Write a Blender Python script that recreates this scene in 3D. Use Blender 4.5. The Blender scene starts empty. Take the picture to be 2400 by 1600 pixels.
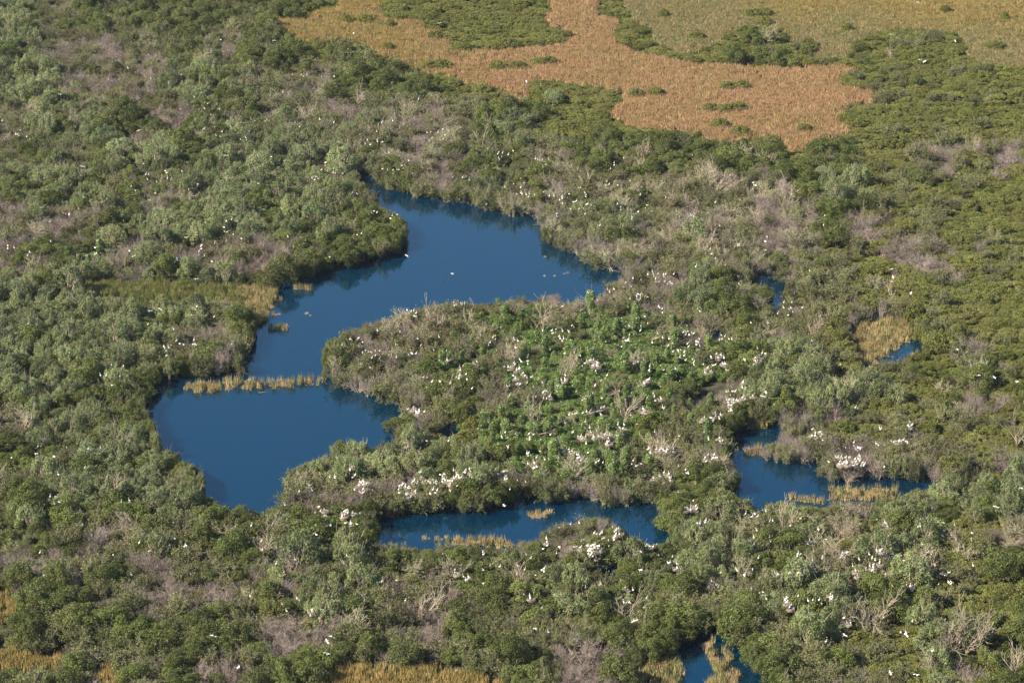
import bpy, math, random
import numpy as np

# ------------------------------------------------------------------ camera, world, sun, exposure
scene = bpy.context.scene
col = scene.collection
CAM_H, DEP, HFOV = 270.0, 21.0, 20.0
cam_d = bpy.data.cameras.new('camera'); cam = bpy.data.objects.new('camera', cam_d); col.objects.link(cam)
cam.location = (0, 0, CAM_H); cam.rotation_euler = (math.radians(90 - DEP), 0, 0)
cam_d.sensor_fit = 'HORIZONTAL'; cam_d.angle = math.radians(HFOV)
cam_d.clip_start = 1; cam_d.clip_end = 20000
scene.camera = cam

SUN_EL, SUN_AZ = 36.0, -108.0          # azimuth from +Y, clockwise; sun stands to the left, a little behind the camera
sd = (math.sin(math.radians(SUN_AZ)) * math.cos(math.radians(SUN_EL)),
      math.cos(math.radians(SUN_AZ)) * math.cos(math.radians(SUN_EL)), math.sin(math.radians(SUN_EL)))
w = bpy.data.worlds.new('World'); scene.world = w; w.use_nodes = True
nt = w.node_tree; bg = nt.nodes['Background']
sky = nt.nodes.new('ShaderNodeTexSky'); sky.sky_type = 'NISHITA'; sky.sun_disc = False
sky.sun_elevation = math.radians(SUN_EL); sky.sun_rotation = math.radians(SUN_AZ)
sky.altitude = 300; sky.air_density = 1.0; sky.dust_density = 0.15; sky.ozone_density = 3.0
nt.links.new(sky.outputs[0], bg.inputs[0]); bg.inputs[1].default_value = 0.07
sl = bpy.data.lights.new('sun', 'SUN'); so = bpy.data.objects.new('sun', sl); col.objects.link(so)
sl.energy = 5.0; sl.angle = math.radians(0.5); sl.color = (1.0, 0.89, 0.72)
from mathutils import Vector
so.rotation_euler = Vector(sd).to_track_quat('Z', 'Y').to_euler(); so.location = (-200, 600, 300)
vs = scene.view_settings; vs.view_transform = 'Standard'; vs.look = 'None'; vs.gamma = 1; vs.exposure = 1.41
vs.use_curve_mapping = False
scene.cycles.max_bounces = 6; scene.cycles.diffuse_bounces = 2; scene.cycles.transparent_max_bounces = 4

# ------------------------------------------------------------------ projection (photo pixels, 2400 x 1600)
FOC = 1200 / math.tan(math.radians(HFOV / 2))
cd, sn = math.cos(math.radians(DEP)), math.sin(math.radians(DEP))
def unproj(px, py, z=0.0):
    px = np.asarray(px, float); py = np.asarray(py, float)
    a = (px - 1200) / FOC; b = -(py - 800) / FOC
    dx = a; dy = cd + b * sn; dz = -sn + b * cd
    t = (z - CAM_H) / dz
    return dx * t, dy * t
def proj(x, y, z):
    x = np.asarray(x, float); y = np.asarray(y, float); z = np.asarray(z, float) - CAM_H
    f = y * cd - z * sn; u = y * sn + z * cd
    return 1200 + FOC * x / f, 800 - FOC * u / f
def inpoly(px, py, poly):
    px = np.asarray(px, float); py = np.asarray(py, float); r = np.zeros(px.shape, bool)
    n = len(poly)
    x0, y0 = min(p[0] for p in poly), min(p[1] for p in poly); x1, y1 = max(p[0] for p in poly), max(p[1] for p in poly)
    m = (px >= x0) & (px <= x1) & (py >= y0) & (py <= y1)
    qx, qy = px[m], py[m]; c = np.zeros(qx.shape, bool)
    for i in range(n):
        ax, ay = poly[i]; bx, by = poly[i - 1]
        if ay == by: continue
        c ^= ((ay > qy) != (by > qy)) & (qx < (bx - ax) * (qy - ay) / (by - ay) + ax)
    r[m] = c; return r
def P(s):
    v = [float(t) for t in s.replace(',', ' ').split()]
    return list(zip(v[::2], v[1::2]))

# outlines of open water, read off the photograph and laid on the ground
WATER = [P(s) for s in (
 # upper and lower large pool
 "803,379 820,381 837,398 865,415 878,432 912,446 960,457 990,466 1038,473 1089,478 1120,488 1143,493 1181,503 1211,512 1250,514 1262,522 1264,540 1266,553 1276,569 1300,581 1324,589 1351,598 1358,610 1378,620 1402,630 1429,638 1456,642 1458,650 1439,661 1422,672 1412,686 1392,700 1358,708 1329,715 1320,710 1307,691 1286,688 1266,696 1256,710 1229,695 1201,703 1171,708 1123,713 1096,713 1079,706 1052,708 990,722 953,730 929,740 902,747 868,754 837,768 814,776 786,791 752,819 748,860 752,873 765,900 800,905 820,914 851,928 885,934 912,946 943,960 936,972 899,984 902,1002 909,1016 926,1036 902,1047 882,1050 861,1057 851,1043 820,1036 796,1040 772,1047 766,1066 732,1080 691,1097 661,1124 664,1138 651,1182 627,1195 613,1206 589,1200 545,1194 514,1177 487,1168 480,1151 485,1131 473,1107 453,1090 426,1083 409,1066 381,1050 378,1023 367,1009 361,992 347,972 344,958 354,941 357,914 381,894 408,890 439,890 450,885 578,878 585,870 575,860 585,822 599,792 605,771 599,757 622,751 629,717 653,703 643,683 663,669 690,659 731,652 765,632 799,625 834,627 861,610 895,604 929,591 958,577 962,553 956,533 946,514 929,503 909,491 888,483 878,463 861,439 841,422 834,401 810,391",
 # lower middle channel
 "882,1216 936,1212 984,1209 1038,1204 1100,1204 1137,1195 1168,1185 1209,1177 1243,1172 1294,1178 1328,1175 1352,1170 1379,1177 1413,1187 1461,1192 1495,1183 1515,1182 1549,1192 1546,1206 1519,1223 1536,1236 1570,1257 1560,1270 1536,1277 1512,1274 1488,1267 1467,1250 1450,1233 1430,1216 1379,1212 1345,1223 1304,1229 1270,1246 1253,1262 1215,1270 1195,1287 1161,1284 1134,1287 1106,1277 1069,1274 1038,1281 991,1287 963,1279 929,1274 888,1284 892,1264 885,1236",
 "1484,1274 1467,1301 1447,1335 1430,1355 1406,1338 1447,1304",
 "1736,1002 1818,999 1838,1009 1821,1036 1797,1040 1775,1055 1780,1073 1804,1086 1859,1088 1924,1083 1924,1093 1903,1105 1927,1122 1944,1134 2020,1130 2094,1123 2131,1127 2179,1132 2215,1137 2212,1144 2180,1149 2131,1153 2097,1162 2040,1174 1954,1178 1927,1189 1900,1182 1852,1175 1818,1172 1791,1182 1784,1192 1770,1195 1763,1175 1746,1165 1716,1165 1736,1141 1733,1117 1723,1097 1716,1073 1722,1053 1712,1036 1722,1019",
 "2003,775 2018,757 2056,746 2125,753 2134,798 2165,825 2120,839 2117,846 2076,853 2039,865 2025,863 2012,832 2005,805 1988,791",
 "1763,649 1790,645 1831,652 1828,669 1828,696 1821,727 1811,730 1814,703 1818,686 1801,672 1773,669",
 "1600,1500 1661,1488 1705,1500 1729,1540 1760,1572 1795,1600 1805,1680 1592,1680",
 "1037,1006 1075,1008 1070,1023 1040,1022", "1668,776 1686,778 1683,799 1670,797")]
MUD = [P("1655,900 1700,880 1702,905 1665,938 1630,948 1605,945 1640,930")]
M_TAN = P("639,44 677,82 701,99 800,90 868,105 892,136 953,146 990,170 1065,177 1092,194 1143,201 1184,211 1208,231 1232,224 1235,194 1276,189 1344,194 1399,204 1460,211 1465,238 1436,272 1467,289 1490,304 1531,299 1600,306 1651,306 1651,333 1746,327 1790,320 1838,327 1852,357 1906,337 1940,320 1984,313 1988,299 1964,289 1964,265 1995,245 2049,241 2032,211 1974,207 1950,187 2001,163 1940,156 1882,163 1780,162 1695,155 1648,156 1600,148 1548,136 1497,129 1446,109 1429,88 1443,58 1446,44 1395,41 1392,27 1405,-30 1293,-30 1300,31 1280,43 1293,61 1331,68 1351,85 1324,105 1276,112 1208,119 1133,124 1089,126 1048,116 1038,85 994,71 990,51 912,48 888,27 885,-30 790,-30 800,20 740,30 721,50 680,48")
M_GRN = P("1467,-60 1470,24 1504,58 1535,65 1528,88 1558,112 1600,126 1634,119 1668,105 1702,78 1746,58 1838,68 1852,99 1906,88 1923,112 1906,136 1981,136 1991,102 2042,78 2093,68 2178,65 2246,78 2267,105 2267,129 2314,153 2700,160 2700,-60")
M_OTHER = [P("740,1660 750,1592 800,1565 840,1552 900,1557 1000,1562 1060,1565 1110,1578 1180,1602 1190,1660"),
           P("-60,1388 37,1393 41,1434 7,1458 -60,1460"), P("-60,1515 51,1527 109,1540 150,1522 140,1560 85,1572 -60,1560"),
           P("236,1558 262,1566 300,1610 270,1640 240,1600"),
           P("1490,1570 1540,1548 1585,1535 1596,1560 1580,1660 1500,1660")]
M_CAT = P("140,672 230,660 420,660 500,668 560,672 620,665 650,680 650,700 630,715 622,750 598,755 585,735 560,712 520,700 400,703 320,700 250,690 170,680")
REEDPOLY = [M_TAN, M_GRN, M_CAT] + M_OTHER

# ------------------------------------------------------------------ helpers
def newmesh(name, verts, faces, mats, mi=None, tone=None):
    """verts (n,3); faces: list of (k, m) int arrays with the same k, or python list"""
    me = bpy.data.meshes.new(name)
    if isinstance(faces, np.ndarray): faces = [faces]
    if len(faces) and isinstance(faces[0], np.ndarray):
        faces = [f for f in faces if len(f)]
        tot = np.concatenate([np.full(len(f), f.shape[1]) for f in faces])
        idx = np.concatenate([f.ravel() for f in faces])
        me.vertices.add(len(verts)); me.vertices.foreach_set('co', np.asarray(verts, np.float32).ravel())
        me.loops.add(len(idx)); me.loops.foreach_set('vertex_index', idx.astype(np.int32))
        me.polygons.add(len(tot)); st = np.concatenate([[0], np.cumsum(tot)[:-1]])
        me.polygons.foreach_set('loop_start', st.astype(np.int32))
        me.update(calc_edges=True)
    else:
        me.from_pydata([tuple(v) for v in verts], [], faces); me.update()
    for m in mats: me.materials.append(m)
    if mi is not None: me.polygons.foreach_set('material_index', np.asarray(mi, np.int32))
    if tone is not None:
        a = me.attributes.new('tone', 'FLOAT', 'FACE'); a.data.foreach_set('value', np.asarray(tone, np.float32))
    return me
def tag(o, label=None, cat=None, group=None, kind=None):
    if label: o['label'] = label
    if cat: o['category'] = cat
    if group: o['group'] = group
    if kind: o['kind'] = kind
    return o
def link(o, parent=None):
    col.objects.link(o)
    if parent is not None: o.parent = parent
    return o

def mat_leaf(name, dark, light, transl=0.25, alt=None, altw=0.35, rough=0.55, var=.5):
    m = bpy.data.materials.new(name); m.use_nodes = True; n = m.node_tree; N = n.nodes; L = n.links
    N.clear(); out = N.new('ShaderNodeOutputMaterial')
    at = N.new('ShaderNodeAttribute'); at.attribute_name = 'tone'
    mx = N.new('ShaderNodeMix'); mx.data_type = 'RGBA'
    mx.inputs[6].default_value = (*dark, 1); mx.inputs[7].default_value = (*light, 1)
    L.new(at.outputs['Fac'], mx.inputs[0])
    oi = N.new('ShaderNodeObjectInfo'); geo = N.new('ShaderNodeNewGeometry')
    no = N.new('ShaderNodeTexNoise'); no.inputs['Scale'].default_value = 0.045; no.inputs['Detail'].default_value = 3
    L.new(geo.outputs['Position'], no.inputs['Vector'])
    a = N.new('ShaderNodeMath'); a.operation = 'MULTIPLY_ADD'; a.inputs[1].default_value = 2.2; a.inputs[2].default_value = -0.85
    L.new(no.outputs['Fac'], a.inputs[0])
    b = N.new('ShaderNodeMath'); b.operation = 'MULTIPLY_ADD'; b.inputs[1].default_value = 0.9; L.new(oi.outputs['Random'], b.inputs[0])
    L.new(a.outputs[0], b.inputs[2])
    c = N.new('ShaderNodeMath'); c.operation = 'MULTIPLY'; c.inputs[1].default_value = altw * 0.8; c.use_clamp = True
    L.new(b.outputs[0], c.inputs[0])
    m2 = N.new('ShaderNodeMix'); m2.data_type = 'RGBA'
    al = alt or tuple(v * 0.6 for v in light)
    L.new(c.outputs[0], m2.inputs[0]); L.new(mx.outputs[2], m2.inputs[6]); m2.inputs[7].default_value = (*al, 1)
    # per plant brightness
    r2 = N.new('ShaderNodeMath'); r2.operation = 'MULTIPLY'; r2.inputs[1].default_value = 7.31; L.new(oi.outputs['Random'], r2.inputs[0])
    r3 = N.new('ShaderNodeMath'); r3.operation = 'FRACT'; L.new(r2.outputs[0], r3.inputs[0])
    r4 = N.new('ShaderNodeMath'); r4.operation = 'MULTIPLY_ADD'; r4.inputs[1].default_value = var; r4.inputs[2].default_value = 1 - var / 2
    L.new(r3.outputs[0], r4.inputs[0])
    hs = N.new('ShaderNodeHueSaturation'); L.new(m2.outputs[2], hs.inputs['Color']); L.new(r4.outputs[0], hs.inputs['Value'])
    pb = N.new('ShaderNodeBsdfPrincipled'); pb.inputs['Roughness'].default_value = rough
    pb.inputs['Specular IOR Level'].default_value = 0.3
    L.new(hs.outputs[0], pb.inputs['Base Color'])
    if transl > 0:
        tr = N.new('ShaderNodeBsdfTranslucent'); ms = N.new('ShaderNodeMixShader'); ms.inputs[0].default_value = transl
        L.new(hs.outputs[0], tr.inputs['Color']); L.new(pb.outputs[0], ms.inputs[1]); L.new(tr.outputs[0], ms.inputs[2])
        L.new(ms.outputs[0], out.inputs[0])
    else: L.new(pb.outputs[0], out.inputs[0])
    return m
def mat_plain(name, c, rough=0.8, c2=None, scale=6.0):
    m = bpy.data.materials.new(name); m.use_nodes = True; n = m.node_tree; pb = n.nodes['Principled BSDF']
    pb.inputs['Roughness'].default_value = rough; pb.inputs['Base Color'].default_value = (*c, 1)
    if c2:
        no = n.nodes.new('ShaderNodeTexNoise'); no.inputs['Scale'].default_value = scale; no.inputs['Detail'].default_value = 4
        tc = n.nodes.new('ShaderNodeTexCoord'); n.links.new(tc.outputs['Object'], no.inputs['Vector'])
        cr = n.nodes.new('ShaderNodeValToRGB'); cr.color_ramp.elements[0].color = (*c, 1); cr.color_ramp.elements[1].color = (*c2, 1)
        cr.color_ramp.elements[0].position = 0.35; cr.color_ramp.elements[1].position = 0.65
        n.links.new(no.outputs['Fac'], cr.inputs[0]); n.links.new(cr.outputs[0], pb.inputs['Base Color'])
    return m
M = dict(
 mangrove=mat_leaf('mangrove_leaf', (.050, .074, .012), (.135, .172, .036), .25, (.135, .140, .040), .5),
 carpet=mat_leaf('bright_mangrove_leaf', (.095, .118, .018), (.215, .235, .048), .3, (.175, .165, .050), .6, .55, .22),
 willow=mat_leaf('willow_leaf', (.075, .110, .034), (.245, .298, .130), .28, (.170, .190, .065), .6),
 vine=mat_leaf('vine_leaf', (.055, .100, .016), (.135, .225, .044), .3, (.165, .200, .050), .5, .55, .3),
 olive=mat_leaf('olive_leaf', (.072, .088, .022), (.190, .212, .068), .28, (.180, .170, .068), .5),
 twig=mat_leaf('grey_twig', (.150, .120, .095), (.400, .335, .300), 0, (.230, .185, .165), .6, .9),
 bark=mat_leaf('pale_bark', (.270, .225, .165), (.450, .385, .295), 0, (.380, .300, .220), .5, .8),
 stem=mat_leaf('dark_bark', (.090, .070, .050), (.200, .160, .120), 0, None, .3, .9),
 tan=mat_leaf('dry_reed', (.300, .215, .105), (.700, .520, .290), .35, (.640, .390, .255), .7, .8, .12),
 tanw=mat_leaf('dry_cattail', (.480, .350, .180), (.780, .600, .360), .3, (.640, .460, .250), .4, .8, .3),
 gold=mat_leaf('golden_reed', (.300, .215, .085), (.660, .490, .215), .35, (.480, .400, .150), .6, .8, .15),
 reed=mat_leaf('green_reed', (.110, .150, .032), (.260, .310, .095), .3, (.280, .260, .100), .6, .7),
 grass=mat_leaf('marsh_grass', (.150, .175, .060), (.320, .345, .150), .3, (.360, .320, .150), .6, .8, .12),
 white=mat_plain('white_plumage', (.74, .69, .62), .7), black=mat_plain('black_feather', (.02, .02, .022), .6),
 pink=mat_plain('pink_plumage', (.66,.33,.28), .7), bill=mat_plain('bill', (.30, .22, .12), .5),
 leg=mat_plain('bird_leg', (.06, .05, .045), .6), flower=mat_plain('white_flower', (.8, .82, .76), .7),
 wash=mat_plain('whitened_stick', (.50, .44, .38), .9, (.28, .22, .17), 5.0),
)

def tubes(segs, sides=3):
    """segs (n,8): p0,p1,r0,r1 -> verts, quads"""
    s = np.asarray(segs, float); n = len(s)
    if n == 0: return np.zeros((0, 3)), np.zeros((0, 4), int)
    p0, p1 = s[:, :3], s[:, 3:6]; d = p1 - p0; d /= np.linalg.norm(d, axis=1, keepdims=True) + 1e-9
    ref = np.where(np.abs(d[:, 2:3]) > .9, [[1., 0, 0]], [[0, 0, 1.]])
    u = np.cross(d, ref); u /= np.linalg.norm(u, axis=1, keepdims=True); v = np.cross(d, u)
    vs_ = []
    for k in range(sides):
        a = 2 * math.pi * k / sides
        o = math.cos(a) * u + math.sin(a) * v
        vs_.append(p0 + o * s[:, 6:7])
    for k in range(sides):
        a = 2 * math.pi * k / sides
        o = math.cos(a) * u + math.sin(a) * v
        vs_.append(p1 + o * s[:, 7:8])
    V = np.stack(vs_, 1).reshape(-1, 3)
    base = (np.arange(n) * 2 * sides)[:, None]
    F = np.concatenate([base + np.array([[k, (k + 1) % sides, sides + (k + 1) % sides, sides + k]]) for k in range(sides)], 0)
    return V, F
def leafcards(rng, c, nrm, L, W, rand=.9, axis=None):
    n = len(c)
    nn = nrm + rng.normal(0, rand, (n, 3)); nn /= np.linalg.norm(nn, axis=1, keepdims=True)
    a = rng.normal(0, 1, (n, 3))
    if axis is not None: a = a * axis[1] + np.array(axis[0]) 
    a -= nn * (a * nn).sum(1, keepdims=True); a /= np.linalg.norm(a, axis=1, keepdims=True) + 1e-9
    b = np.cross(nn, a)
    l = (L * rng.uniform(.6, 1.3, (n, 1))) / 2; w_ = (W * rng.uniform(.6, 1.3, (n, 1))) / 2
    V = np.stack([c - a * l, c - b * w_ + a * l * .1, c + a * l, c + b * w_ + a * l * .1], 1).reshape(-1, 3)
    F = (np.arange(n) * 4)[:, None] + np.arange(4)[None]
    return V, F
def branchsegs(rng, base, d, L, r, depth, out, spread=.6, nseg=3, kids=(2, 4), up=.15, bend=.22):
    p = np.array(base, float); d = np.array(d, float); d /= np.linalg.norm(d)
    pts = [p.copy()]
    for i in range(nseg):
        q = p + d * L / nseg
        r1 = r * (1 - .5 * (i + 1) / nseg)
        out.append([*p, *q, r * (1 - .5 * i / nseg), r1])
        d = d + rng.normal(0, bend, 3) + np.array([0, 0, up * .3]); d /= np.linalg.norm(d); p = q; pts.append(p.copy())
        if depth > 0 and i >= 0:
            for _ in range(rng.integers(*kids)):
                e = d + rng.normal(0, spread, 3) + np.array([0, 0, up]); e /= np.linalg.norm(e)
                branchsegs(rng, p, e, L * rng.uniform(.4, .7), r1 * .6, depth - 1, out, spread, max(2, nseg - 1), kids, up, bend)
def ellcloud(rng, lobes, n, inner=.72):
    """points with normals on a set of lobes (cx,cy,cz,rx,ry,rz)"""
    lobes = np.asarray(lobes); ar = lobes[:, 3] * lobes[:, 4] + lobes[:, 3] * lobes[:, 5]
    k = rng.choice(len(lobes), n * 3, p=ar / ar.sum())
    d = rng.normal(0, 1, (n * 3, 3)); d[:, 2] = np.where(rng.random(n * 3) < .75, np.abs(d[:, 2]), d[:, 2])
    d /= np.linalg.norm(d, axis=1, keepdims=True)
    rr = rng.uniform(.72, 1.08, (n * 3, 1)) + .10 * np.sin(5 * d[:, :1] + k[:, None]) * np.cos(4 * d[:, 1:2] + 2 * k[:, None])
    c = lobes[k, :3] + d * lobes[k, 3:] * rr
    ins = np.zeros(n * 3, bool)
    for j in range(len(lobes)):
        q = ((c - lobes[j, :3]) / lobes[j, 3:]); ins |= ((q ** 2).sum(1) < inner ** 2) & (k != j)
    ok = np.where(~ins & (c[:, 2] > .1))[0][:n]
    return c[ok], d[ok], k[ok]

# every builder returns (trunk arrays, crown arrays): dict(v, f(list), mi, tone, mats)
def pack(parts):
    """parts: list of (V,F,matindex,tone)"""
    V = []; F = []; mi = []; tn = []; o = 0
    for v, f, m_, t in parts:
        if len(f) == 0: continue
        V.append(v); F.append(f + o); o += len(v); mi.append(np.full(len(f), m_)); tn.append(np.broadcast_to(t, (len(f),)))
    return np.concatenate(V), F, np.concatenate(mi), np.concatenate(tn)
def tube_tone(rng, n, sides=3): return np.tile(rng.uniform(0, 1, n), sides)

def b_leafy(seed, R=3.0, H=4.6, nl=13, n=2600, leaf=(.34, .24), twigs=60, flat=1.0, tr=.8, lobe=(.34, .52), low=.25):
    rng = np.random.default_rng(seed); lobes = []
    for i in range(nl):
        a = rng.uniform(0, 2 * math.pi); q = math.sqrt(rng.uniform(0, 1)) * .82 if i else 0
        rl = R * rng.uniform(*lobe)
        z = H * (1 - q ** 2 * .55) - rl * flat * .9 + rng.normal(0, .06 if flat < .65 else .11) * H
        lobes.append((math.cos(a) * q * R, math.sin(a) * q * R, max(z, rl * .5), rl, rl, rl * flat))
    for i in range(int(nl * .7)):                                       # skirt
        a = rng.uniform(0, 2 * math.pi); rl = R * rng.uniform(*lobe) * .8
        lobes.append((math.cos(a) * R * .72, math.sin(a) * R * .72, H * rng.uniform(low, .5), rl, rl, rl * .9))
    c, d, k = ellcloud(rng, lobes, n)
    lt = rng.uniform(0, 1, len(lobes))
    V, F = leafcards(rng, c, d * .8 + np.array([0, 0, .5]), *leaf, rand=tr)
    tone = np.clip(lt[k] * .6 + rng.uniform(-.1, .5, len(c)), 0, 1)
    segs = []
    for i in range(5):
        a = rng.uniform(0, 6.28); branchsegs(rng, (rng.normal(0, .15), rng.normal(0, .15), -.3), (math.cos(a) * .45, math.sin(a) * .45, 1), H * .7, .10, 1, segs, .5, 3, (1, 3))
    tv, tf = tubes(segs, 4)
    tw = []
    for i in range(twigs):
        j = rng.integers(len(c)); e = d[j] + rng.normal(0, .4, 3)
        e /= np.linalg.norm(e); ln = rng.uniform(.4, 1.1); tw.append([*(c[j] - e * ln * .6), *(c[j] + e * ln * .35), .030, .012])
    wv, wf = tubes(tw, 3)
    return pack([(tv, tf, 0, tube_tone(rng, len(segs), 4))]), pack([(V, F, 0, tone), (wv, wf, 1, tube_tone(rng, len(tw)))])
def b_willow(seed, R=2.8, H=5.6, n=2700):
    rng = np.random.default_rng(seed); lobes = []
    for i in range(17):
        a = rng.uniform(0, 6.28); q = math.sqrt(rng.uniform(0, 1)) * .85
        r_ = R * rng.uniform(.17, .30); h_ = r_ * rng.uniform(1.3, 2.3)
        z = H * (1 - .45 * q * q) - h_ + rng.normal(0, .25)
        lobes.append((math.cos(a) * q * R, math.sin(a) * q * R, max(z, h_), r_, r_, h_))
    for i in range(9):
        a = rng.uniform(0, 6.28); r_ = R * rng.uniform(.2, .32)
        lobes.append((math.cos(a) * R * .8, math.sin(a) * R * .8, H * rng.uniform(.2, .45), r_, r_, r_ * 1.3))
    c, d, k = ellcloud(rng, lobes, n, .6)
    lt = rng.uniform(0, 1, len(lobes))
    V, F = leafcards(rng, c, d * .8 + np.array([0, 0, .3]), .42, .15, rand=.8, axis=((0, 0, .9), .8))
    tone = np.clip(lt[k] * .5 + rng.uniform(-.05, .55, len(c)), 0, 1)
    segs = []
    for i in range(7):
        a = rng.uniform(0, 6.28); branchsegs(rng, (rng.normal(0, .3), rng.normal(0, .3), -.3), (math.cos(a) * .35, math.sin(a) * .35, 1), H * .75, .09, 1, segs, .35, 3, (1, 3), .3)
    tv, tf = tubes(segs, 4)
    tw = []
    for i in range(70):
        j = rng.integers(len(c)); e = d[j] * .5 + np.array([0, 0, .8]) + rng.normal(0, .3, 3); e /= np.linalg.norm(e)
        ln = rng.uniform(.6, 1.5); tw.append([*(c[j] - e * ln * .7), *(c[j] + e * ln * .3), .032, .012])
    wv, wf = tubes(tw, 3)
    return pack([(tv, tf, 0, tube_tone(rng, len(segs), 4))]), pack([(V, F, 0, tone), (wv, wf, 1, tube_tone(rng, len(tw)))])
def b_bare(seed, R=3.0, H=3.6, n=15, thick=1.0, leaves=0, leafsize=(.26, .18)):
    rng = np.random.default_rng(seed); main = []; fine = []
    for i in range(n):
        a = rng.uniform(0, 6.28); q = rng.uniform(.1, 1.0)
        dd = np.array([math.cos(a) * q * R * 1.05, math.sin(a) * q * R * 1.05, H * rng.uniform(.65, 1.0) * (1.1 - .35 * q)])
        L = np.linalg.norm(dd) * .75; tmp = []
        branchsegs(rng, (rng.normal(0, .35), rng.normal(0, .35), -.2), dd, L, .065 * thick, 2, tmp, .55, 4, (1, 4), .12, .2)
        for s in tmp: (main if s[6] > .034 * thick else fine).append(s)
    fine = np.array(fine)
    if len(fine) > 1150: fine = fine[rng.permutation(len(fine))[:1150]]
    fine[:, 6:] = np.maximum(fine[:, 6:], [.020 * thick, .013 * thick])
    mv, mf = tubes(main, 4); fv, ff = tubes(fine, 3)
    parts = [(fv, ff, 1, tube_tone(rng, len(fine)))]
    if leaves:
        j = rng.integers(len(fine), size=leaves); c = fine[j, 3:6] + rng.normal(0, .14, (leaves, 3))
        V, F = leafcards(rng, c, np.tile([[0, 0, .6]], (leaves, 1)), *leafsize, rand=.8)
        parts.append((V, F, 0, rng.uniform(0, 1, leaves)))
    return pack([(mv, mf, 0, tube_tone(rng, len(main), 4))]), pack(parts)
def b_vine(seed, R, H, n, nl, colm=False):
    rng = np.random.default_rng(seed); lobes = []
    for i in range(nl):
        a = rng.uniform(0, 6.28); q = math.sqrt(rng.uniform(0, 1)) * .8
        rl = R * (rng.uniform(.35, .6) if colm else rng.uniform(.2, .38))
        z = rng.uniform(.15, .95) * H if colm else H * (1 - .6 * q * q) * rng.uniform(.5, 1)
        qq = q * (.45 if colm else 1)
        lobes.append((math.cos(a) * qq * R, math.sin(a) * qq * R, max(z, .3), rl, rl, rl * (1.3 if colm else .6)))
    c, d, k = ellcloud(rng, lobes, n, .7)
    lt = rng.uniform(0, 1, len(lobes))
    V, F = leafcards(rng, c, d + np.array([0, 0, .4]), .24, .22, rand=.55)
    nf = int(n * .022); j = rng.integers(len(c), size=nf)
    V2, F2 = leafcards(rng, c[j] + d[j] * .08, d[j], .17, .15, rand=.3)
    segs = []
    for i in range(3): branchsegs(rng, (rng.normal(0, .2), rng.normal(0, .2), -.3), (rng.normal(0, .2), rng.normal(0, .2), 1), H * .9, .08, 1, segs, .5, 3, (1, 3), .3)
    tv, tf = tubes(segs, 4)
    return pack([(tv, tf, 0, tube_tone(rng, len(segs), 4))]), pack([(V, F, 0, np.clip(lt[k] * .5 + rng.uniform(0, .5, len(c)), 0, 1)), (V2, F2, 1, 1.0)])
def b_dead(seed, H=6.0):
    rng = np.random.default_rng(seed); segs = []
    nst = rng.integers(1, 4)
    for i in range(nst):
        a = rng.uniform(0, 6.28); t = rng.uniform(.1, .6)
        branchsegs(rng, (0, 0, -.3), (math.cos(a) * t, math.sin(a) * t, 1), H * rng.uniform(.75, 1), .15, 2, segs, .55, 5, (1, 3), .2, .17)
    segs = np.array(segs); segs[:, 6:] = np.maximum(segs[:, 6:], .030)
    big = segs[:, 6] > .07
    mv, mf = tubes(segs[big], 5); fv, ff = tubes(segs[~big], 3)
    return pack([(mv, mf, 0, tube_tone(rng, int(big.sum()), 5))]), pack([(fv, ff, 1, tube_tone(rng, int((~big).sum())))])

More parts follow.
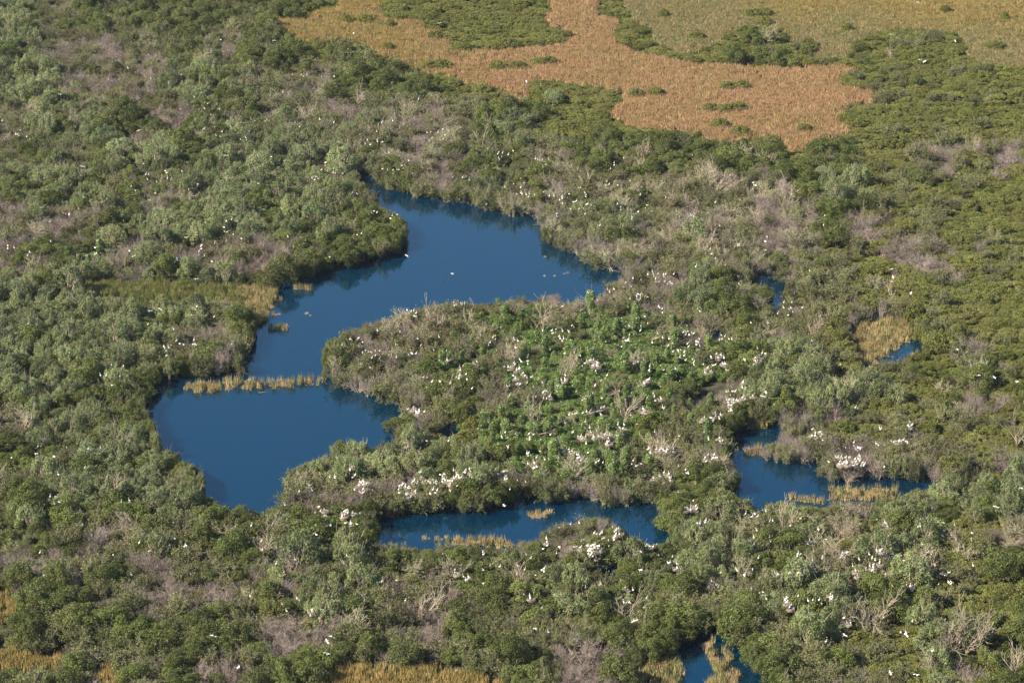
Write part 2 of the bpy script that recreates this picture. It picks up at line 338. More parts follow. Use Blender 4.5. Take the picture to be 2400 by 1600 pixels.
# kind: letter -> spec
KIND = {
 'G': dict(name='mangrove_tree', crown='crown', R=3.0, H=4.5, size=(.7, 1.45), mats=('mangrove', 'stem'), tm='stem',
           gen=[lambda s: b_leafy(s, 3.1, 4.4, 24, 4000, (.27, .18), 190, [.7, .9, 1.2][s % 3], .9, (.15, .38), .15)] * 9, phrase='dark green leafy mangrove', cat='tree', g='dark green mangroves'),
 'B': dict(name='mangrove_bush', crown='crown', R=3.5, H=2.4, size=(.75, 1.3), mats=('carpet', 'twig'), tm='stem',
           gen=[lambda s: b_leafy(s, 3.6, 2.3, 44, 4400, (.25, .18), 120, .6, .9, (.12, .22), .3)] * 7, phrase='low yellow-green mangrove bush', cat='bush', g='low yellow-green mangrove bushes'),
 'W': dict(name='willow_tree', crown='crown', R=2.8, H=5.0, size=(.75, 1.5), mats=('willow', 'bark'), tm='bark',
           gen=[lambda s: b_willow(s)] * 8, phrase='sage-green feathery willow', cat='tree', g='sage-green willows'),
 'T': dict(name='bare_bush', crown='twigs', R=3.0, H=3.6, size=(.75, 1.3), mats=('olive', 'twig'), tm='bark',
           gen=[lambda s: b_bare(s)] * 7, phrase='leafless grey twiggy bush', cat='bush', g='leafless grey bushes'),
 'X': dict(name='olive_shrub', crown='crown', R=3.0, H=3.9, size=(.75, 1.25), mats=('olive', 'twig'), tm='twig',
           gen=[lambda s: b_bare(s, 3.0, 3.9, 13, 1.0, 2400, (.30, .22))] * 8, phrase='thin-leaved olive-brown shrub', cat='shrub', g='thin-leaved olive shrubs'),
 'P': dict(name='deadwood_tangle', crown='twigs', R=3.0, H=4.4, size=(.7, 1.35), mats=('willow', 'bark'), tm='bark',
           gen=[lambda s: b_bare(s, 3.0, 4.6, 7, 1.7, 800, (.32, .18))] * 8, phrase='pale bare-limbed tangle', cat='deadwood', g='pale bare-limbed tangles'),
 'V': dict(name='vine_mound', crown='vines', R=2.4, H=3.0, size=(.7, 1.25), mats=('vine', 'flower'), tm='twig',
           gen=[lambda s: b_vine(s, 3.6, 1.9, 3000, 22), lambda s: b_vine(s, 1.4, 5.4, 1900, 12, True), lambda s: b_vine(s, 3.9, 1.3, 3200, 24),
                lambda s: b_vine(s, 1.7, 3.8, 2000, 12, True), lambda s: b_vine(s, 3.5, 2.2, 3100, 22), lambda s: b_vine(s, 3.7, 1.5, 3100, 24)], phrase='bright green vine-smothered mound', cat='vine', g='bright green vine mounds'),
}
for ki, (L_, k) in enumerate(KIND.items()):
    k['trunk'] = []; k['cr'] = []; k['coll'] = bpy.data.collections.new(k['name'] + '_shapes')
    for i, g in enumerate(k['gen']):
        t, c = g(100 * ki + i + 7)
        mt = newmesh(k['name'] + '_trunk', t[0], t[1], [M[k['tm']]], t[2], t[3])
        mc = newmesh(k['name'] + '_' + k['crown'], c[0], c[1], [M[m_] for m_ in k['mats']], c[2], c[3])
        k['trunk'].append(mt); k['cr'].append(mc)
        n0 = len(t[0]); mj = newmesh(k['name'] + '_shape', np.concatenate([t[0], c[0]]), t[1] + [f + n0 for f in c[1]],
                                     [M[m_] for m_ in k['mats']] + [M[k['tm']]], np.concatenate([t[2] + 2, c[2]]), np.concatenate([t[3], c[3]]))
        o = bpy.data.objects.new('%s_shape_%02d' % (k['name'], i), mj); k['coll'].objects.link(o)

# ------------------------------------------------------------------ vegetation map: 30 x 20 cells of 80 px, two letters a cell
VEG = """
WG XT GX XG GX GX GX GX GB GB GB BG GB GB BG BG BG BG BG BG GB GX GB GB BG BG BG GB BG BG
WG XT TX TX XT XG XT GX GB GB GX GB BG BG BG BG BG BG BG BG BG GB GX GB GX GX XB GB GB BX
WG WX TX XT XT WX WG XT XT TX GX GX GX BG BG BG BG BG BG BG BG BG BG BG BG BX XB BG BG BG
XT WX WG GX TX TX GX XT XT XT TW TX TX XT GW GW GB GB GB BG BG BG BG BG BG BX BG XB BX BX
XT XG XW WG WG GW WX WX WG WX XT XT TX TG GX XT TX GX GX GX GX GX GX BG GX BX BG TX XT TB
WG WG WG XG TX XW WX WG WG WT WX GX TX XT XW XT XT XT XT XT XT TX TX GT WG BG XB XB BX BX
TX TX XT GW WX WG WX WG GW WX GX GX XT GX XT TX XT XW TX XT TX XT TX TW GX TX XT XB GX BT
TX GT VG TX TW XT TX TX TX GX GX GX GX GX GT GX XT TX TX XT XW TX TX XT XG BG TX TB XB BX
WX WG WG WG WG WG WX GX GX GX XG XG XG XG XG TX TX TX XT TX XW XG GT XG XT GX BX XB XB BX
WG WG WG WG WG WX XT GX GX GX XT TX XT XG GV VG XG VX VX XV TX XG TX XT GX TX XG XB BX BX
WG WG WG WG WX TX TX GX GX GX TX XT XG VG XT XV VX VX VX VX VX GX WG WX GX XG GX GX TX XB
WG WG WG XG GX GX GX GX GX GX XT TX XG GX XT TV VX VX VX VT GX TW WG WG WG WX GX XG TG BX
XT WG WG XG GX GX GX GX GX GX GX GX TX BG VG VT VX VX VT XG XV GX GX TX TX XG TX GX BX XB
GX XG WG WG WG WG WG WG WG WX WX WX WG WG GV VG VX VX VX XT TX TG TX TX TX TX TX XT GX TX
XG WG WG WG WX WG WG GX XT TX TX XT XG GX GX XT GX XT TX GX GX WG WG WG TX WG WG WG WG WX
XG GX XT XT GX WG GX GX XG GX GX XG GX GX GX XT XT TG GX GW WG XG XT WG TB GX GW VG XG TB
TX TX TX XG TX XG XG TX WT WX WX GX GX XG XG XG TG GX GW GX WX WX GX GX XT XT WX XG GX GB
GX GX GX XT TX TX TX XG XG WX XT XT TX TG GX XG WX WX XG XG XT XT XG WX WX GW VG GX GX BG
GX TX XG XG GX GX GT TX TX TX XG TX XT GX GX XT XT GX GX GX GX XG XG WG XW GX GX WX WG BG
GX GX TX GX TG GX TX TG GX GX GX GX XG GX XG GX TX TX GX GX GX GX GX XG XT XG GX WG TX GB
""".strip().split('\n')
VEG = [r.split() for r in VEG]
for r_ in range(9, 14):
    for c_ in range(13, 20):
        if VEG[r_][c_][0] == 'V' : VEG[r_][c_] = 'VV'
        elif VEG[r_][c_][1] == 'V': VEG[r_][c_] = 'V' + VEG[r_][c_][0]
for r_ in range(13):
    for c_ in range(25, 30):
        if VEG[r_][c_][0] in 'BG': VEG[r_][c_] = 'BB' if (r_ + c_) % 3 else 'BX'
        elif VEG[r_][c_][0] == 'X': VEG[r_][c_] = 'BX'
for r_ in range(5):
    for c_ in range(9, 30):
        if VEG[r_][c_] in ('GB', 'BG'): VEG[r_][c_] = 'BB'
for r_ in range(3, 20):
    for c_ in range(24, 30):
        if VEG[r_][c_] in ('GX', 'XG') and c_ * 80 + r_ * 20 > 2050: VEG[r_][c_] = VEG[r_][c_].replace('G', 'B')
rng = np.random.default_rng(11)
rnd = random.Random(5)
def vpick(k): return rnd.choice([0, 2, 4, 5, 0, 2, 4, 1, 3, 1, 3]) if k == 'V' else rnd.randrange(len(KIND[k]['cr']))
def veg_at(px, py):
    px = px + rnd.gauss(0, 22); py = py + rnd.gauss(0, 15)
    c = VEG[min(19, max(0, int(py // 80)))][min(29, max(0, int(px // 80)))]
    k = c[0] if rnd.random() < .68 else c[1]
    rb = 240 < py < 620 and 760 < px < 1900 or 700 < py < 1120 and 900 < px < 1700 or 1150 < py < 1400 and px > 1700
    if k == 'T' and rnd.random() < (.04 if py < 1100 else 0): k = 'X'
    if k in 'TX' and rnd.random() < ((.34 if k == 'T' else .14) if rb else .04): k = 'P'
    if k == 'X' and rnd.random() < .06: k = 'G'
    if k == 'V' and rnd.random() < .15: k = rnd.choice('PPGXX')
    return k

# ------------------------------------------------------------------ tree scatter
xs, ys, hs = [], [], []
NC = 90000
cy = rng.uniform(455, 1240, NC); cx = rng.uniform(-1, 1, NC) * (cy * 1.1 * .1763 * 1.14 + 12)
px0, py0 = proj(cx, cy, 2.5)
kinds = np.array([veg_at(a, b) for a, b in zip(px0, py0)])
sc = np.array([rnd.uniform(*KIND[k]['size']) for k in kinds])
# trees far away at top read as finer cover: keep real sizes
Rr = np.array([KIND[k]['R'] for k in kinds]) * sc; Hh = np.array([KIND[k]['H'] for k in kinds]) * sc
def hits(cx, cy, Rr, Hh, polys, m=1.0):
    bad = np.zeros(len(cx), bool)
    for dx, dy, fz in ((0, 0, 1.0), (.55, 0, .9), (-.55, 0, .9), (1, 0, .5), (-1, 0, .5), (0, -.85, .28), (.6, -.6, .3), (-.6, -.6, .3), (0, .7, .75), (0, 0, .5), (0, 0, 0)):
        a, b = proj(cx + dx * Rr * m, cy + dy * Rr * m, Hh * fz)
        for p in polys: bad |= inpoly(a, b, p)
    return bad
bad = hits(cx, cy, Rr, Hh, WATER + MUD, .92) | hits(cx, cy, Rr, Hh, REEDPOLY, .75)
# second chance: near the banks smaller plants fit
sm = bad.copy(); f = .5
kinds2 = kinds.copy(); Rr2 = np.where(sm, Rr * f, Rr); Hh2 = np.where(sm, Hh * f, Hh); sc2 = np.where(sm, sc * f, sc)
bad2 = hits(cx, cy, Rr2, Hh2, WATER + MUD, .9) | hits(cx, cy, Rr2, Hh2, REEDPOLY, .75)
def taller(cx, cy, Rr, Hh):
    near = hits(cx, cy, np.full(len(cx), 7.0), np.full(len(cx), .5), WATER[:8], 1.0)
    Hn = Hh.copy()
    for q in (1.35, 1.8, 2.3):
        ok = near & ~hits(cx, cy, Rr, Hh * q, WATER, .8) & (Hh * q < 5.6); Hn = np.where(ok, Hh * q, Hn)
    return Hn
Hh2 = taller(cx, cy, Rr2, Hh2)
use = np.where(~bad2)[0]
order = sorted(use, key=lambda i: (sm[i], i))
grid = {}; trees = []
def free(x, y, r, fac=.52):
    gx, gy = int(x // 4), int(y // 4)
    for a in range(gx - 2, gx + 3):
        for b in range(gy - 2, gy + 3):
            for (u, v, q) in grid.get((a, b), ()):
                if (u - x) ** 2 + (v - y) ** 2 < (fac * (q + r)) ** 2: return False
    return True
def add(x, y, r): grid.setdefault((int(x // 4), int(y // 4)), []).append((x, y, r))

# ---- single bare trees read off the photograph: px, py (visible foot), height above the canopy, lean x, lean y, label
DEAD = [
 (592,405,5.0,0,0,'pale V-shaped leafless tree standing among the green willows left of the pool'),
 (79,275,4.5,-.1,0,'pale leafless tree at the far upper left above the sage willows'),
 (724,282,4.5,-.4,0,'thin pale dead tree leaning left above the grey scrub'),
 (835,240,5.0,.3,0,'pale dead trunk leaning right by the marsh edge at the upper left'),
 (1035,405,4.0,-1.6,0,'fallen pale forked trunk lying behind the narrow top of the upper pool'),
 (1130,345,6.0,-.2,0,'large crooked pale bare tree beyond the upper pool'),
 (1268,385,4.0,-.5,.1,'arched pale bare limb in the scrub beyond the upper pool'),
 (1373,435,4.0,.1,0,'small leafless tree beyond the right end of the upper pool'),
 (1503,372,4.5,0,0,'slim pale leafless tree below the marsh edge'),
 (1573,478,5.0,0,0,'upright pale dead tree in the grey thicket right of the upper pool'),
 (1677,443,6.0,.5,0,'bone-pale dead trunk leaning right in front of the reddish marsh'),
 (1664,425,4.5,-.2,0,'thin pale dead stem just left of the bone-pale leaning trunk'),
 (1630,487,4.5,0,0,'grey dead stem in the tangled twigs below the leaning trunk'),
 (1773,523,5.0,0,.1,'forked pale dead tree in the brown tangle under the marsh'),
 (1850,475,5.5,.1,0,'tall thin dead tree rising from purple-grey scrub'),
 (1953,490,5.0,0,0,'grey leafless tree between the brown tangle and the green bushes'),
 (2030,525,4.5,-.2,0,'slender dead tree leaning left in the right-hand scrub'),
 (2280,353,4.0,.1,0,'small grey dead tree in the far right bushes'),
 (2093,130,3.5,0,0,'small pale dead tree on the bush patch beside the far green marsh'),
 (51,1003,4.5,0,0,'whitish dead tree near the left border beside the willows'),
 (268,1037,4.0,.1,0,'bare pale stems in front of the left bay of the lower pool'),
 (1028,765,5.5,.1,0,'big pale spreading dead tree on the island edge by the water'),
 (997,771,5.5,-1.3,0,'long pale trunk leaning left over the island edge'),
 (1100,760,4.0,-.1,0,'crooked bare tree right of the big spreading dead tree'),
 (1275,768,7.0,.1,0,'tall pale trunk above the island standing against the blue water'),
 (1507,780,6.0,.9,0,'thick pale bare trunk leaning far right over the vines'),
 (1320,880,5.0,-.2,0,'bare forked trunk in the middle of the island'),
 (1256,985,5.0,-.4,0,'pale dead stem leaning left among the green vine columns'),
 (1188,840,4.5,.1,0,'twisted bare tree near the middle of the island'),
 (1463,972,5.0,-.1,0,'bare trunk beside the tallest vine column'),
 (1640,588,6.0,0,0,'pale green-grey dead tree right of the upper pool tip'),
 (1984,930,5.0,-.1,0,'bare forked stems under the pale willows on the right'),
 (2382,1033,5.0,-.2,0,'leaning pale stems at the right border'),
 (14,1148,4.5,.1,0,'bare grey tree at the left border below the lower pool'),
 (245,1175,5.0,0,0,'upright forked pale tree within the lower left willows'),
 (320,1233,4.0,-.6,0,'thin curved pale trunk leaning left in the lower left'),
 (691,1335,4.0,-.6,0,'straight pale pole leaning left below the lower pool'),
 (627,1240,5.0,.5,0,'forked grey tree leaning right at the foot of the lower pool'),
 (623,1300,4.0,0,0,'spreading bare tree with storks below the lower pool'),
 (994,1434,4.5,0,0,'bare crooked tree in the lower middle thicket'),
 (1219,1366,4.0,0,0,'whitened dead tree in front of the lower channel'),
 (1457,1444,4.5,.3,0,'dark forked bare tree below the channel island'),
 (1495,1450,3.5,.5,0,'small bare tree leaning right below the channel island'),
 (1842,1233,5.5,-.1,0,'pale upright bare tree at the foot of the right pool'),
 (1988,1332,4.5,-.5,0,'broken pale branches in the lower right rookery'),
 (2250,1277,4.5,0,0,'white Y-shaped dead tree on the right over green vines'),
 (2179,1338,5.0,.1,0,'spreading tan dead tree in the lower right rookery'),
 (2043,1475,7.0,-.1,0,'large bare spreading tree in the lower right corner area'),
 (2254,1525,8.5,0,0,'tall cluster of pale trunks in the lower right'),
 (2235,1520,8.0,-.15,0,'pale trunk just left of the tall trunk cluster'),
 (2295,1522,6.5,.2,0,'grey trunk just right of the tall trunk cluster'),
 (2179,1570,4.0,-.3,0,'small crooked bare tree near the bottom right edge'),
 (2376,1570,5.0,-.3,0,'tangled dead tree in the bottom right corner'),
 (165,300,4.0,.2,0,'small pale bare tree in the upper left willows'),
 (240,195,4.5,.25,0,'dead tree leaning right in the upper left twigs'),
 (490,150,4.5,0,0,'dead tree among the grey twigs at the top left'),
 (560,215,4.0,.2,0,'slim dead tree behind the storks at the top left'),
 (620,640,4.0,.2,0,'forked bare branch above the cattail patch'),
 (290,620,4.5,-.3,0,'spreading bare tree above the green cattails'),
 (1700,610,4.0,-.7,0,'bare branch leaning left in the tangle right of the upper pool'),
 (2090,690,4.0,0,0,'grey leafless tree behind the small right reed pond'),
 (1890,780,4.5,.2,0,'twisted bare tree between the central island and the reed pond'),
]
dead_proto = []
for i in range(9):
    t, c = b_dead(900 + i)
    dead_proto.append((newmesh('dead_tree_trunk', t[0], t[1], [M['bark']], t[2], t[3]), newmesh('dead_tree_branches', c[0], c[1], [M['bark'], M['bark']], c[2], c[3])))
first = {}
def place_tree(name, loc, rz, s, parts, lean=(0, 0)):
    e = bpy.data.objects.new(name, None); e.empty_display_size = .5; col.objects.link(e)
    e.location = loc; e.rotation_euler = (lean[1], lean[0], rz); e.scale = s
    for pn, me in parts:
        key = me.name
        if key not in first:
            c = bpy.data.objects.new(pn, me); first[key] = c
        else: c = first[key].copy()
        col.objects.link(c); c.parent = e
    return e
for i, (px, py, h, lx, ly, lab) in enumerate(DEAD):
    x, y = unproj(px, py, 2.4)
    s = (min(h, 6.5) + 1.3) / 6.0
    p = dead_proto[i % 9]
    e = place_tree('dead_tree', (float(x), float(y), .2), rnd.uniform(0, 6.28) if abs(lx) < .3 else rnd.uniform(-.4, .4), (s, s, s), (('trunk', p[0]), ('branches', p[1])), (max(-1.15, min(1.0, lx)), -ly))
    tag(e, lab, 'tree', 'pale dead trees')
    add(float(x), float(y), .6)

# ---- bushes standing alone in the marsh: px, py, half width, half height in photo pixels
ISL = [(1022,156,30,11,'dark round bush in the tan marsh, left of the long thin bush'),(1191,160,36,9,'long thin bush in the tan marsh'),
 (1276,150,25,8,'small green bush above the long thin one in the marsh'),(1514,218,38,16,'bright green bush at the tip of the big bush island'),
 (1721,204,30,12,'oval bush standing alone in the red marsh, upper one'),(1697,257,46,12,'widest lone bush in the red marsh, below the oval one'),
 (1690,296,20,13,'round bush at the lower rim of the red marsh'),(1736,310,24,14,'dark round bush right of the one at the red marsh rim'),
 (1886,308,17,8,'smallest bush in the lower right of the red marsh'),(834,51,33,9,'flat bush at the top left of the tan marsh'),
 (916,61,12,7,'tiny pale bush in the tan marsh near the top'),(912,116,14,7,'tiny bush near the left rim of the tan marsh'),
 (1011,61,22,10,'bush by the left end of the upper bush belt'),(1021,90,18,8,'small bush below the left end of the upper bush belt'),
 (2355,45,10,5,'tiny bush in the far right tan grass'),(1556,36,12,7,'little round bush in the far green marsh'),(1780,30,26,16,'grey-green bush at the top of the far green marsh'),(1790,55,20,8,'low bush in the middle of the far green marsh'),(1985,72,14,6,'little bush left of the patch by the far grass'),(1632,88,16,7,'dark little bush at the foot of the far green marsh'),(2330,112,20,8,'flat bush at the right border of the far grass'),(2215,30,12,5,'tiny round bush in the golden top right grass')]
nb = 0
for (px, py, hw, hh, lab) in ISL:
    x0, y0 = unproj(px, py + hh * .6, 0.5)
    mpp = math.hypot(float(y0), CAM_H) / FOC
    W_ = hw * mpp; nbu = max(1, int(round(W_ / 2.2)))
    for j in range(nbu):
        off = 0 if nbu == 1 else -W_ + 2.0 + (2 * W_ - 4.0) * j / (nbu - 1)
        sxy = min(1.25, W_ / 2.9) if nbu == 1 else 1.0
        s = max(.5, sxy) * rnd.uniform(.9, 1.1)
        k = KIND['B']; v = rnd.randrange(len(k['cr']))
        X, Y = float(x0) + off, float(y0) + rnd.uniform(-.8, 1.4)
        e = place_tree('mangrove_bush', (X, Y, .15), rnd.uniform(0, 6.28), (s, s, 1.45), (('trunk', k['trunk'][v]), ('crown', k['cr'][v])))
        if nbu == 1: tag(e, lab, 'bush', 'lone bushes in the marsh')
        else:
            o_ = ['leftmost', 'second', 'third', 'fourth', 'fifth', 'sixth', 'seventh'][j] if j < nbu - 1 else 'rightmost'
            tag(e, '%s clump of %s' % (o_, ' '.join(lab.replace(',', '').split()[:13])), 'bush', 'lone bushes in the marsh')
        trees.append((X, Y, 2.9 * s, 3.6, 'B', v, rnd.uniform(0, 6.28), s, True))
        add(X, Y, 2.0)
for i in order:
    x, y, r = cx[i], cy[i], Rr2[i]
    if not free(x, y, r): continue
    add(x, y, r); k = kinds[i]
    trees.append((x, y, r, Hh2[i], k, vpick(k), rnd.uniform(0, 6.28), sc2[i], False))
# smaller plants closing the gaps and fringing the banks
for (fl, lo, fac_, N2, ym) in ((.62, .45, .50, 60000, 1.0), (.40, .28, .52, 90000, .95)):
    cy2 = rng.uniform(455, 1240, N2); cx2 = rng.uniform(-1, 1, N2) * (cy2 * 1.1 * .1763 * 1.14 + 12)
    qx, qy = proj(cx2, cy2, 1.5); k2 = np.array([veg_at(a, b) for a, b in zip(qx, qy)]); s2 = rng.uniform(lo, fl, N2)
    k2 = np.where((k2 == 'T') & (rng.random(N2) < .25) & (qy < 1100), 'X', k2)
    R2 = np.array([KIND[k]['R'] for k in k2]) * s2; H2 = np.array([KIND[k]['H'] for k in k2]) * s2
    ok = np.where(~(hits(cx2, cy2, R2, H2, WATER + MUD, .85) | hits(cx2, cy2, R2, H2, REEDPOLY, .8)))[0]
    H2 = taller(cx2, cy2, R2, H2)
    for i in ok:
        if not free(cx2[i], cy2[i], R2[i], fac_): continue
        add(cx2[i], cy2[i], R2[i]); k = k2[i]
        trees.append((cx2[i], cy2[i], R2[i], H2[i], k, vpick(k), rnd.uniform(0, 6.28), s2[i], False))
print('TREES', len(trees), {k: sum(t[4] == k for t in trees) for k in KIND})

# ---- landmarks used to word the labels: px, py, phrase
LM = [(120,80,'in the top left corner'),(350,90,'among the grey twigs at the top left'),(600,100,'left of where the tan marsh begins'),(850,150,'along the left rim of the tan marsh'),
 (1100,60,'in the bush belt at the top centre'),(1300,90,'at the right end of the top bush belt'),(1480,60,'between the tan and green marshes'),(1750,120,'above the red marsh'),(2080,110,'on the bush patch beside the far grass'),
 (2300,220,'at the right border beyond the marsh'),(2080,230,'right beside the red marsh tip'),(1330,240,'on the big bush island in the marsh'),(1150,250,'below the tan marsh'),(1600,340,'under the lower rim of the red marsh'),(1950,360,'below the right corner of the red marsh'),
 (2250,400,'in the green scrub at the right border'),(2200,560,'above and right of the small reed pond'),(2300,750,'right of the small reed pond'),(2000,620,'behind the small reed pond'),(1950,820,'left of the small reed pond'),
 (2150,930,'in front of the small reed pond'),(2330,950,'at the right border below the reed pond'),(1800,560,'above the narrow blue channel'),(1850,700,'right of the narrow blue channel'),(1700,700,'left of the narrow blue channel'),
 (1620,500,'in the brown tangle right of the upper pool'),(1400,500,'behind the right arm of the upper pool'),(1200,420,'behind the upper pool'),(960,400,'behind the narrow top of the upper pool'),(820,300,'above the narrow top of the upper pool'),
 (150,250,'in the upper left willows'),(400,270,'in the twigs of the upper left'),(600,300,'between the upper left twigs and the pool'),(700,430,'left of the narrow top of the upper pool'),(480,420,'in the middle left willows'),
 (150,430,'at the left border above the twig patch'),(80,540,'in the twig patch on the left border'),(330,560,'above the green cattail patch'),(550,600,'above the tan reeds at the left shore'),(830,540,'on the left headland of the upper pool'),
 (120,760,'in the left willow stand'),(320,760,'in the middle of the left willow stand'),(500,790,'left of the pool narrows'),(100,930,'in the lower left willow stand'),(280,930,'left of the lower pool'),
 (1000,790,'at the left of the island shore'),(830,850,'at the western tip of the island'),(1200,760,'on the upper shore of the island'),(1400,760,'at the upper right of the island'),(1550,680,'where the upper pool ends on the right'),
 (1050,900,'in the western half of the island'),(1250,880,'in the middle of the island'),(1450,850,'in the green vine patch'),(1600,900,'beside the muddy clearing'),(1450,1000,'in the lower vine patch'),
 (1250,1010,'at the foot of the vine columns'),(980,1010,'right of the lower pool'),(900,1090,'below the right corner of the lower pool'),(1150,1120,'between the island and the lower channel'),(1450,1120,'above the right half of the lower channel'),
 (1620,1080,'left of the right pool'),(1860,1040,'behind the right pool'),(2100,1060,'right of the right pool'),(2320,1090,'at the right border by the dark channel'),(740,1150,'right of the lower pool foot'),
 (800,1230,'left of the lower channel'),(1390,1270,'on the small channel islet'),(120,1100,'at the left border beside the lower pool'),(350,1130,'in the willows below the lower pool'),(550,1260,'below the foot of the lower pool'),
 (150,1260,'in the lower left green scrub'),(120,1350,'in the grey twigs at the lower left'),(350,1350,'in the lower left middle scrub'),(500,1380,'in the large grey twig patch'),(750,1340,'below and right of the lower pool'),
 (1000,1330,'in front of the lower channel'),(1250,1340,'in front of the channel islet'),(1480,1330,'right of the channel islet'),(1620,1250,'between the channel and the right pool'),(1850,1280,'in front of the right pool'),
 (2050,1230,'beside the tan brush fan'),(2250,1220,'below the dark right channel'),(2080,1340,'in the lower right rookery'),(2320,1350,'at the lower right border'),(1700,1380,'above the bottom reed pool'),
 (1580,1440,'left of the bottom reed pool'),(1850,1480,'right of the bottom reed pool'),(2050,1520,'near the bottom right'),(2280,1520,'in the bottom right corner'),(1400,1540,'at the bottom right of centre'),
 (1150,1480,'above the bottom right end of the tan reeds'),(900,1480,'above the bottom tan reeds'),(650,1500,'in the bottom grey twig patch'),(350,1530,'at the bottom left'),(100,1470,'beside the lower left tan reeds'),
 (400,1450,'above the bottom left edge'),(600,1420,'between the two grey twig patches'),(1050,1400,'in the lower middle thicket'),(1300,1430,'in the lower centre thicket')]
lmx = np.array([l[0] for l in LM]); lmy = np.array([l[1] for l in LM])
ORD = ['first', 'second', 'third', 'fourth', 'fifth', 'sixth', 'seventh', 'eighth', 'ninth', 'tenth', 'eleventh', 'twelfth']
def lm_of(px, py): return int(np.argmin((lmx - px) ** 2 + ((lmy - py) * 1.2) ** 2))
def ordered_labels(items, make):
    """items: list of (obj, px, key); gives 'nth from the left' inside each key"""
    b = {}
    for it in items: b.setdefault(it[2], []).append(it)
    for key, L in b.items():
        L.sort(key=lambda t: t[1])
        for n_, it in enumerate(L):
            w_ = None if len(L) == 1 else (('leftmost' if n_ == 0 else 'rightmost' if n_ == len(L) - 1 else (ORD[n_] + ' from left' if n_ < 12 else ORD[len(L) - 1 - n_] + ' from right' if len(L) - 1 - n_ < 12 else 'amid its row')))
            t_ = make(key, w_)
            for cut in (' the', ' a', ' upper'):
                while len(t_.replace('-', '-').split()) > 15 and cut + ' ' in t_: t_ = t_.replace(cut + ' ', ' ', 1)
            it[0]['label'] = t_

# the 300 of a kind that show largest stand alone, the rest of the kind is one thicket
def stuff(name, coll, pts, rot, scl, idx, label):
    me = bpy.data.meshes.new(name + '_points'); n = len(pts)
    me.vertices.add(n); me.vertices.foreach_set('co', np.asarray(pts, np.float32).ravel())
    a = me.attributes.new('rot', 'FLOAT_VECTOR', 'POINT'); a.data.foreach_set('vector', np.asarray(rot, np.float32).ravel())
    a = me.attributes.new('scl', 'FLOAT_VECTOR', 'POINT'); a.data.foreach_set('vector', np.asarray(scl, np.float32).ravel())
    a = me.attributes.new('idx', 'INT', 'POINT'); a.data.foreach_set('value', np.asarray(idx, np.int32))
    o = bpy.data.objects.new(name, me); col.objects.link(o)
    g = bpy.data.node_groups.new(name + '_scatter', 'GeometryNodeTree')
    g.interface.new_socket('Geometry', in_out='INPUT', socket_type='NodeSocketGeometry')
    g.interface.new_socket('Geometry', in_out='OUTPUT', socket_type='NodeSocketGeometry')
    gi = g.nodes.new('NodeGroupInput'); go = g.nodes.new('NodeGroupOutput'); ip = g.nodes.new('GeometryNodeInstanceOnPoints')
    ci = g.nodes.new('GeometryNodeCollectionInfo'); ci.inputs['Collection'].default_value = coll
    ci.inputs['Separate Children'].default_value = True; ci.inputs['Reset Children'].default_value = True
    ip.inputs['Pick Instance'].default_value = True
    def att(nm, ty):
        q = g.nodes.new('GeometryNodeInputNamedAttribute'); q.data_type = ty; q.inputs['Name'].default_value = nm; return q.outputs['Attribute']
    g.links.new(gi.outputs[0], ip.inputs['Points']); g.links.new(ci.outputs[0], ip.inputs['Instance'])
    g.links.new(att('idx', 'INT'), ip.inputs['Instance Index']); g.links.new(att('rot', 'FLOAT_VECTOR'), ip.inputs['Rotation'])
    g.links.new(att('scl', 'FLOAT_VECTOR'), ip.inputs['Scale']); g.links.new(ip.outputs[0], go.inputs[0])
    md = o.modifiers.new('scatter', 'NODES'); md.node_group = g
    tag(o, label, name.replace('_', ' '), None, 'stuff'); return o
def uneven(s, rz, zf=1):
    a = 1 + .22 * math.sin(rz * 37); return (s * a, s / a, s * zf * (.97 + (.20 if zf < 1.2 else 0) * math.sin(rz * 53)))
lab_items = []
for L_, k in KIND.items():
    T = [t for t in trees if t[4] == L_ and not t[8]]
    def vis(t):
        a, b = proj(t[0], t[1], t[3] * .6); return -20 < a < 2420 and -10 < b < 1620
    T.sort(key=lambda t: (not vis(t), -t[2] / math.hypot(t[1], CAM_H)))
    nind = 300 - (sum(t[4] == 'B' and t[8] for t in trees) if L_ == 'B' else 0)
    for t in T[:nind]:
        x, y, r, h, _, v, rz, s, _ = t
        e = place_tree(k['name'], (x, y, .15), rz, uneven(s, rz, h / (k['H'] * s)), (('trunk', k['trunk'][v]), (k['crown'], k['cr'][v])))
        a, b = proj(x, y, h * .7); li = lm_of(a, b)
        sz = 'small ' if s < (.62) else ''
        tag(e, None, k['cat'], k['g']); lab_items.append((e, float(a), (L_, li, sz)))
    T = T[nind:]
    if T:
        stuff(k['name'].replace('_tree', '').replace('_bush', '').replace('_shrub', '').replace('_mound', '') + '_thicket', k['coll'],
          [(t[0], t[1], .15) for t in T], [(0, 0, t[6]) for t in T], [uneven(t[7], t[6], t[3] / (k['H'] * t[7])) for t in T], [t[5] for t in T], 'more distant cover of %s merging into one canopy' % k['g'])
ordered_labels(lab_items, lambda key, w_: ('%s%s %s' % (key[2], KIND[key[0]]['phrase'], LM[key[1]][2])) + (', ' + w_ if w_ else ''))

# ---- tan brush fan in front of the right pool
t, c = b_bare(77, 5.0, 5.6, 34, 1.15)
bm_t = newmesh('brush_stems', t[0], t[1], [M['bark']], t[2], t[3]); bm_c = newmesh('brush_twigs', c[0], c[1], [M['twig'], M['bark']], c[2], c[3])
x, y = unproj(1975, 1250, 1.8)
e = place_tree('brush_fan', (float(x), float(y), .2), 0, (1, 1, 1), (('stems', bm_t), ('twigs', bm_c)))
tag(e, 'broad tan-grey fan of leafless brush in front of the right pool', 'bush')

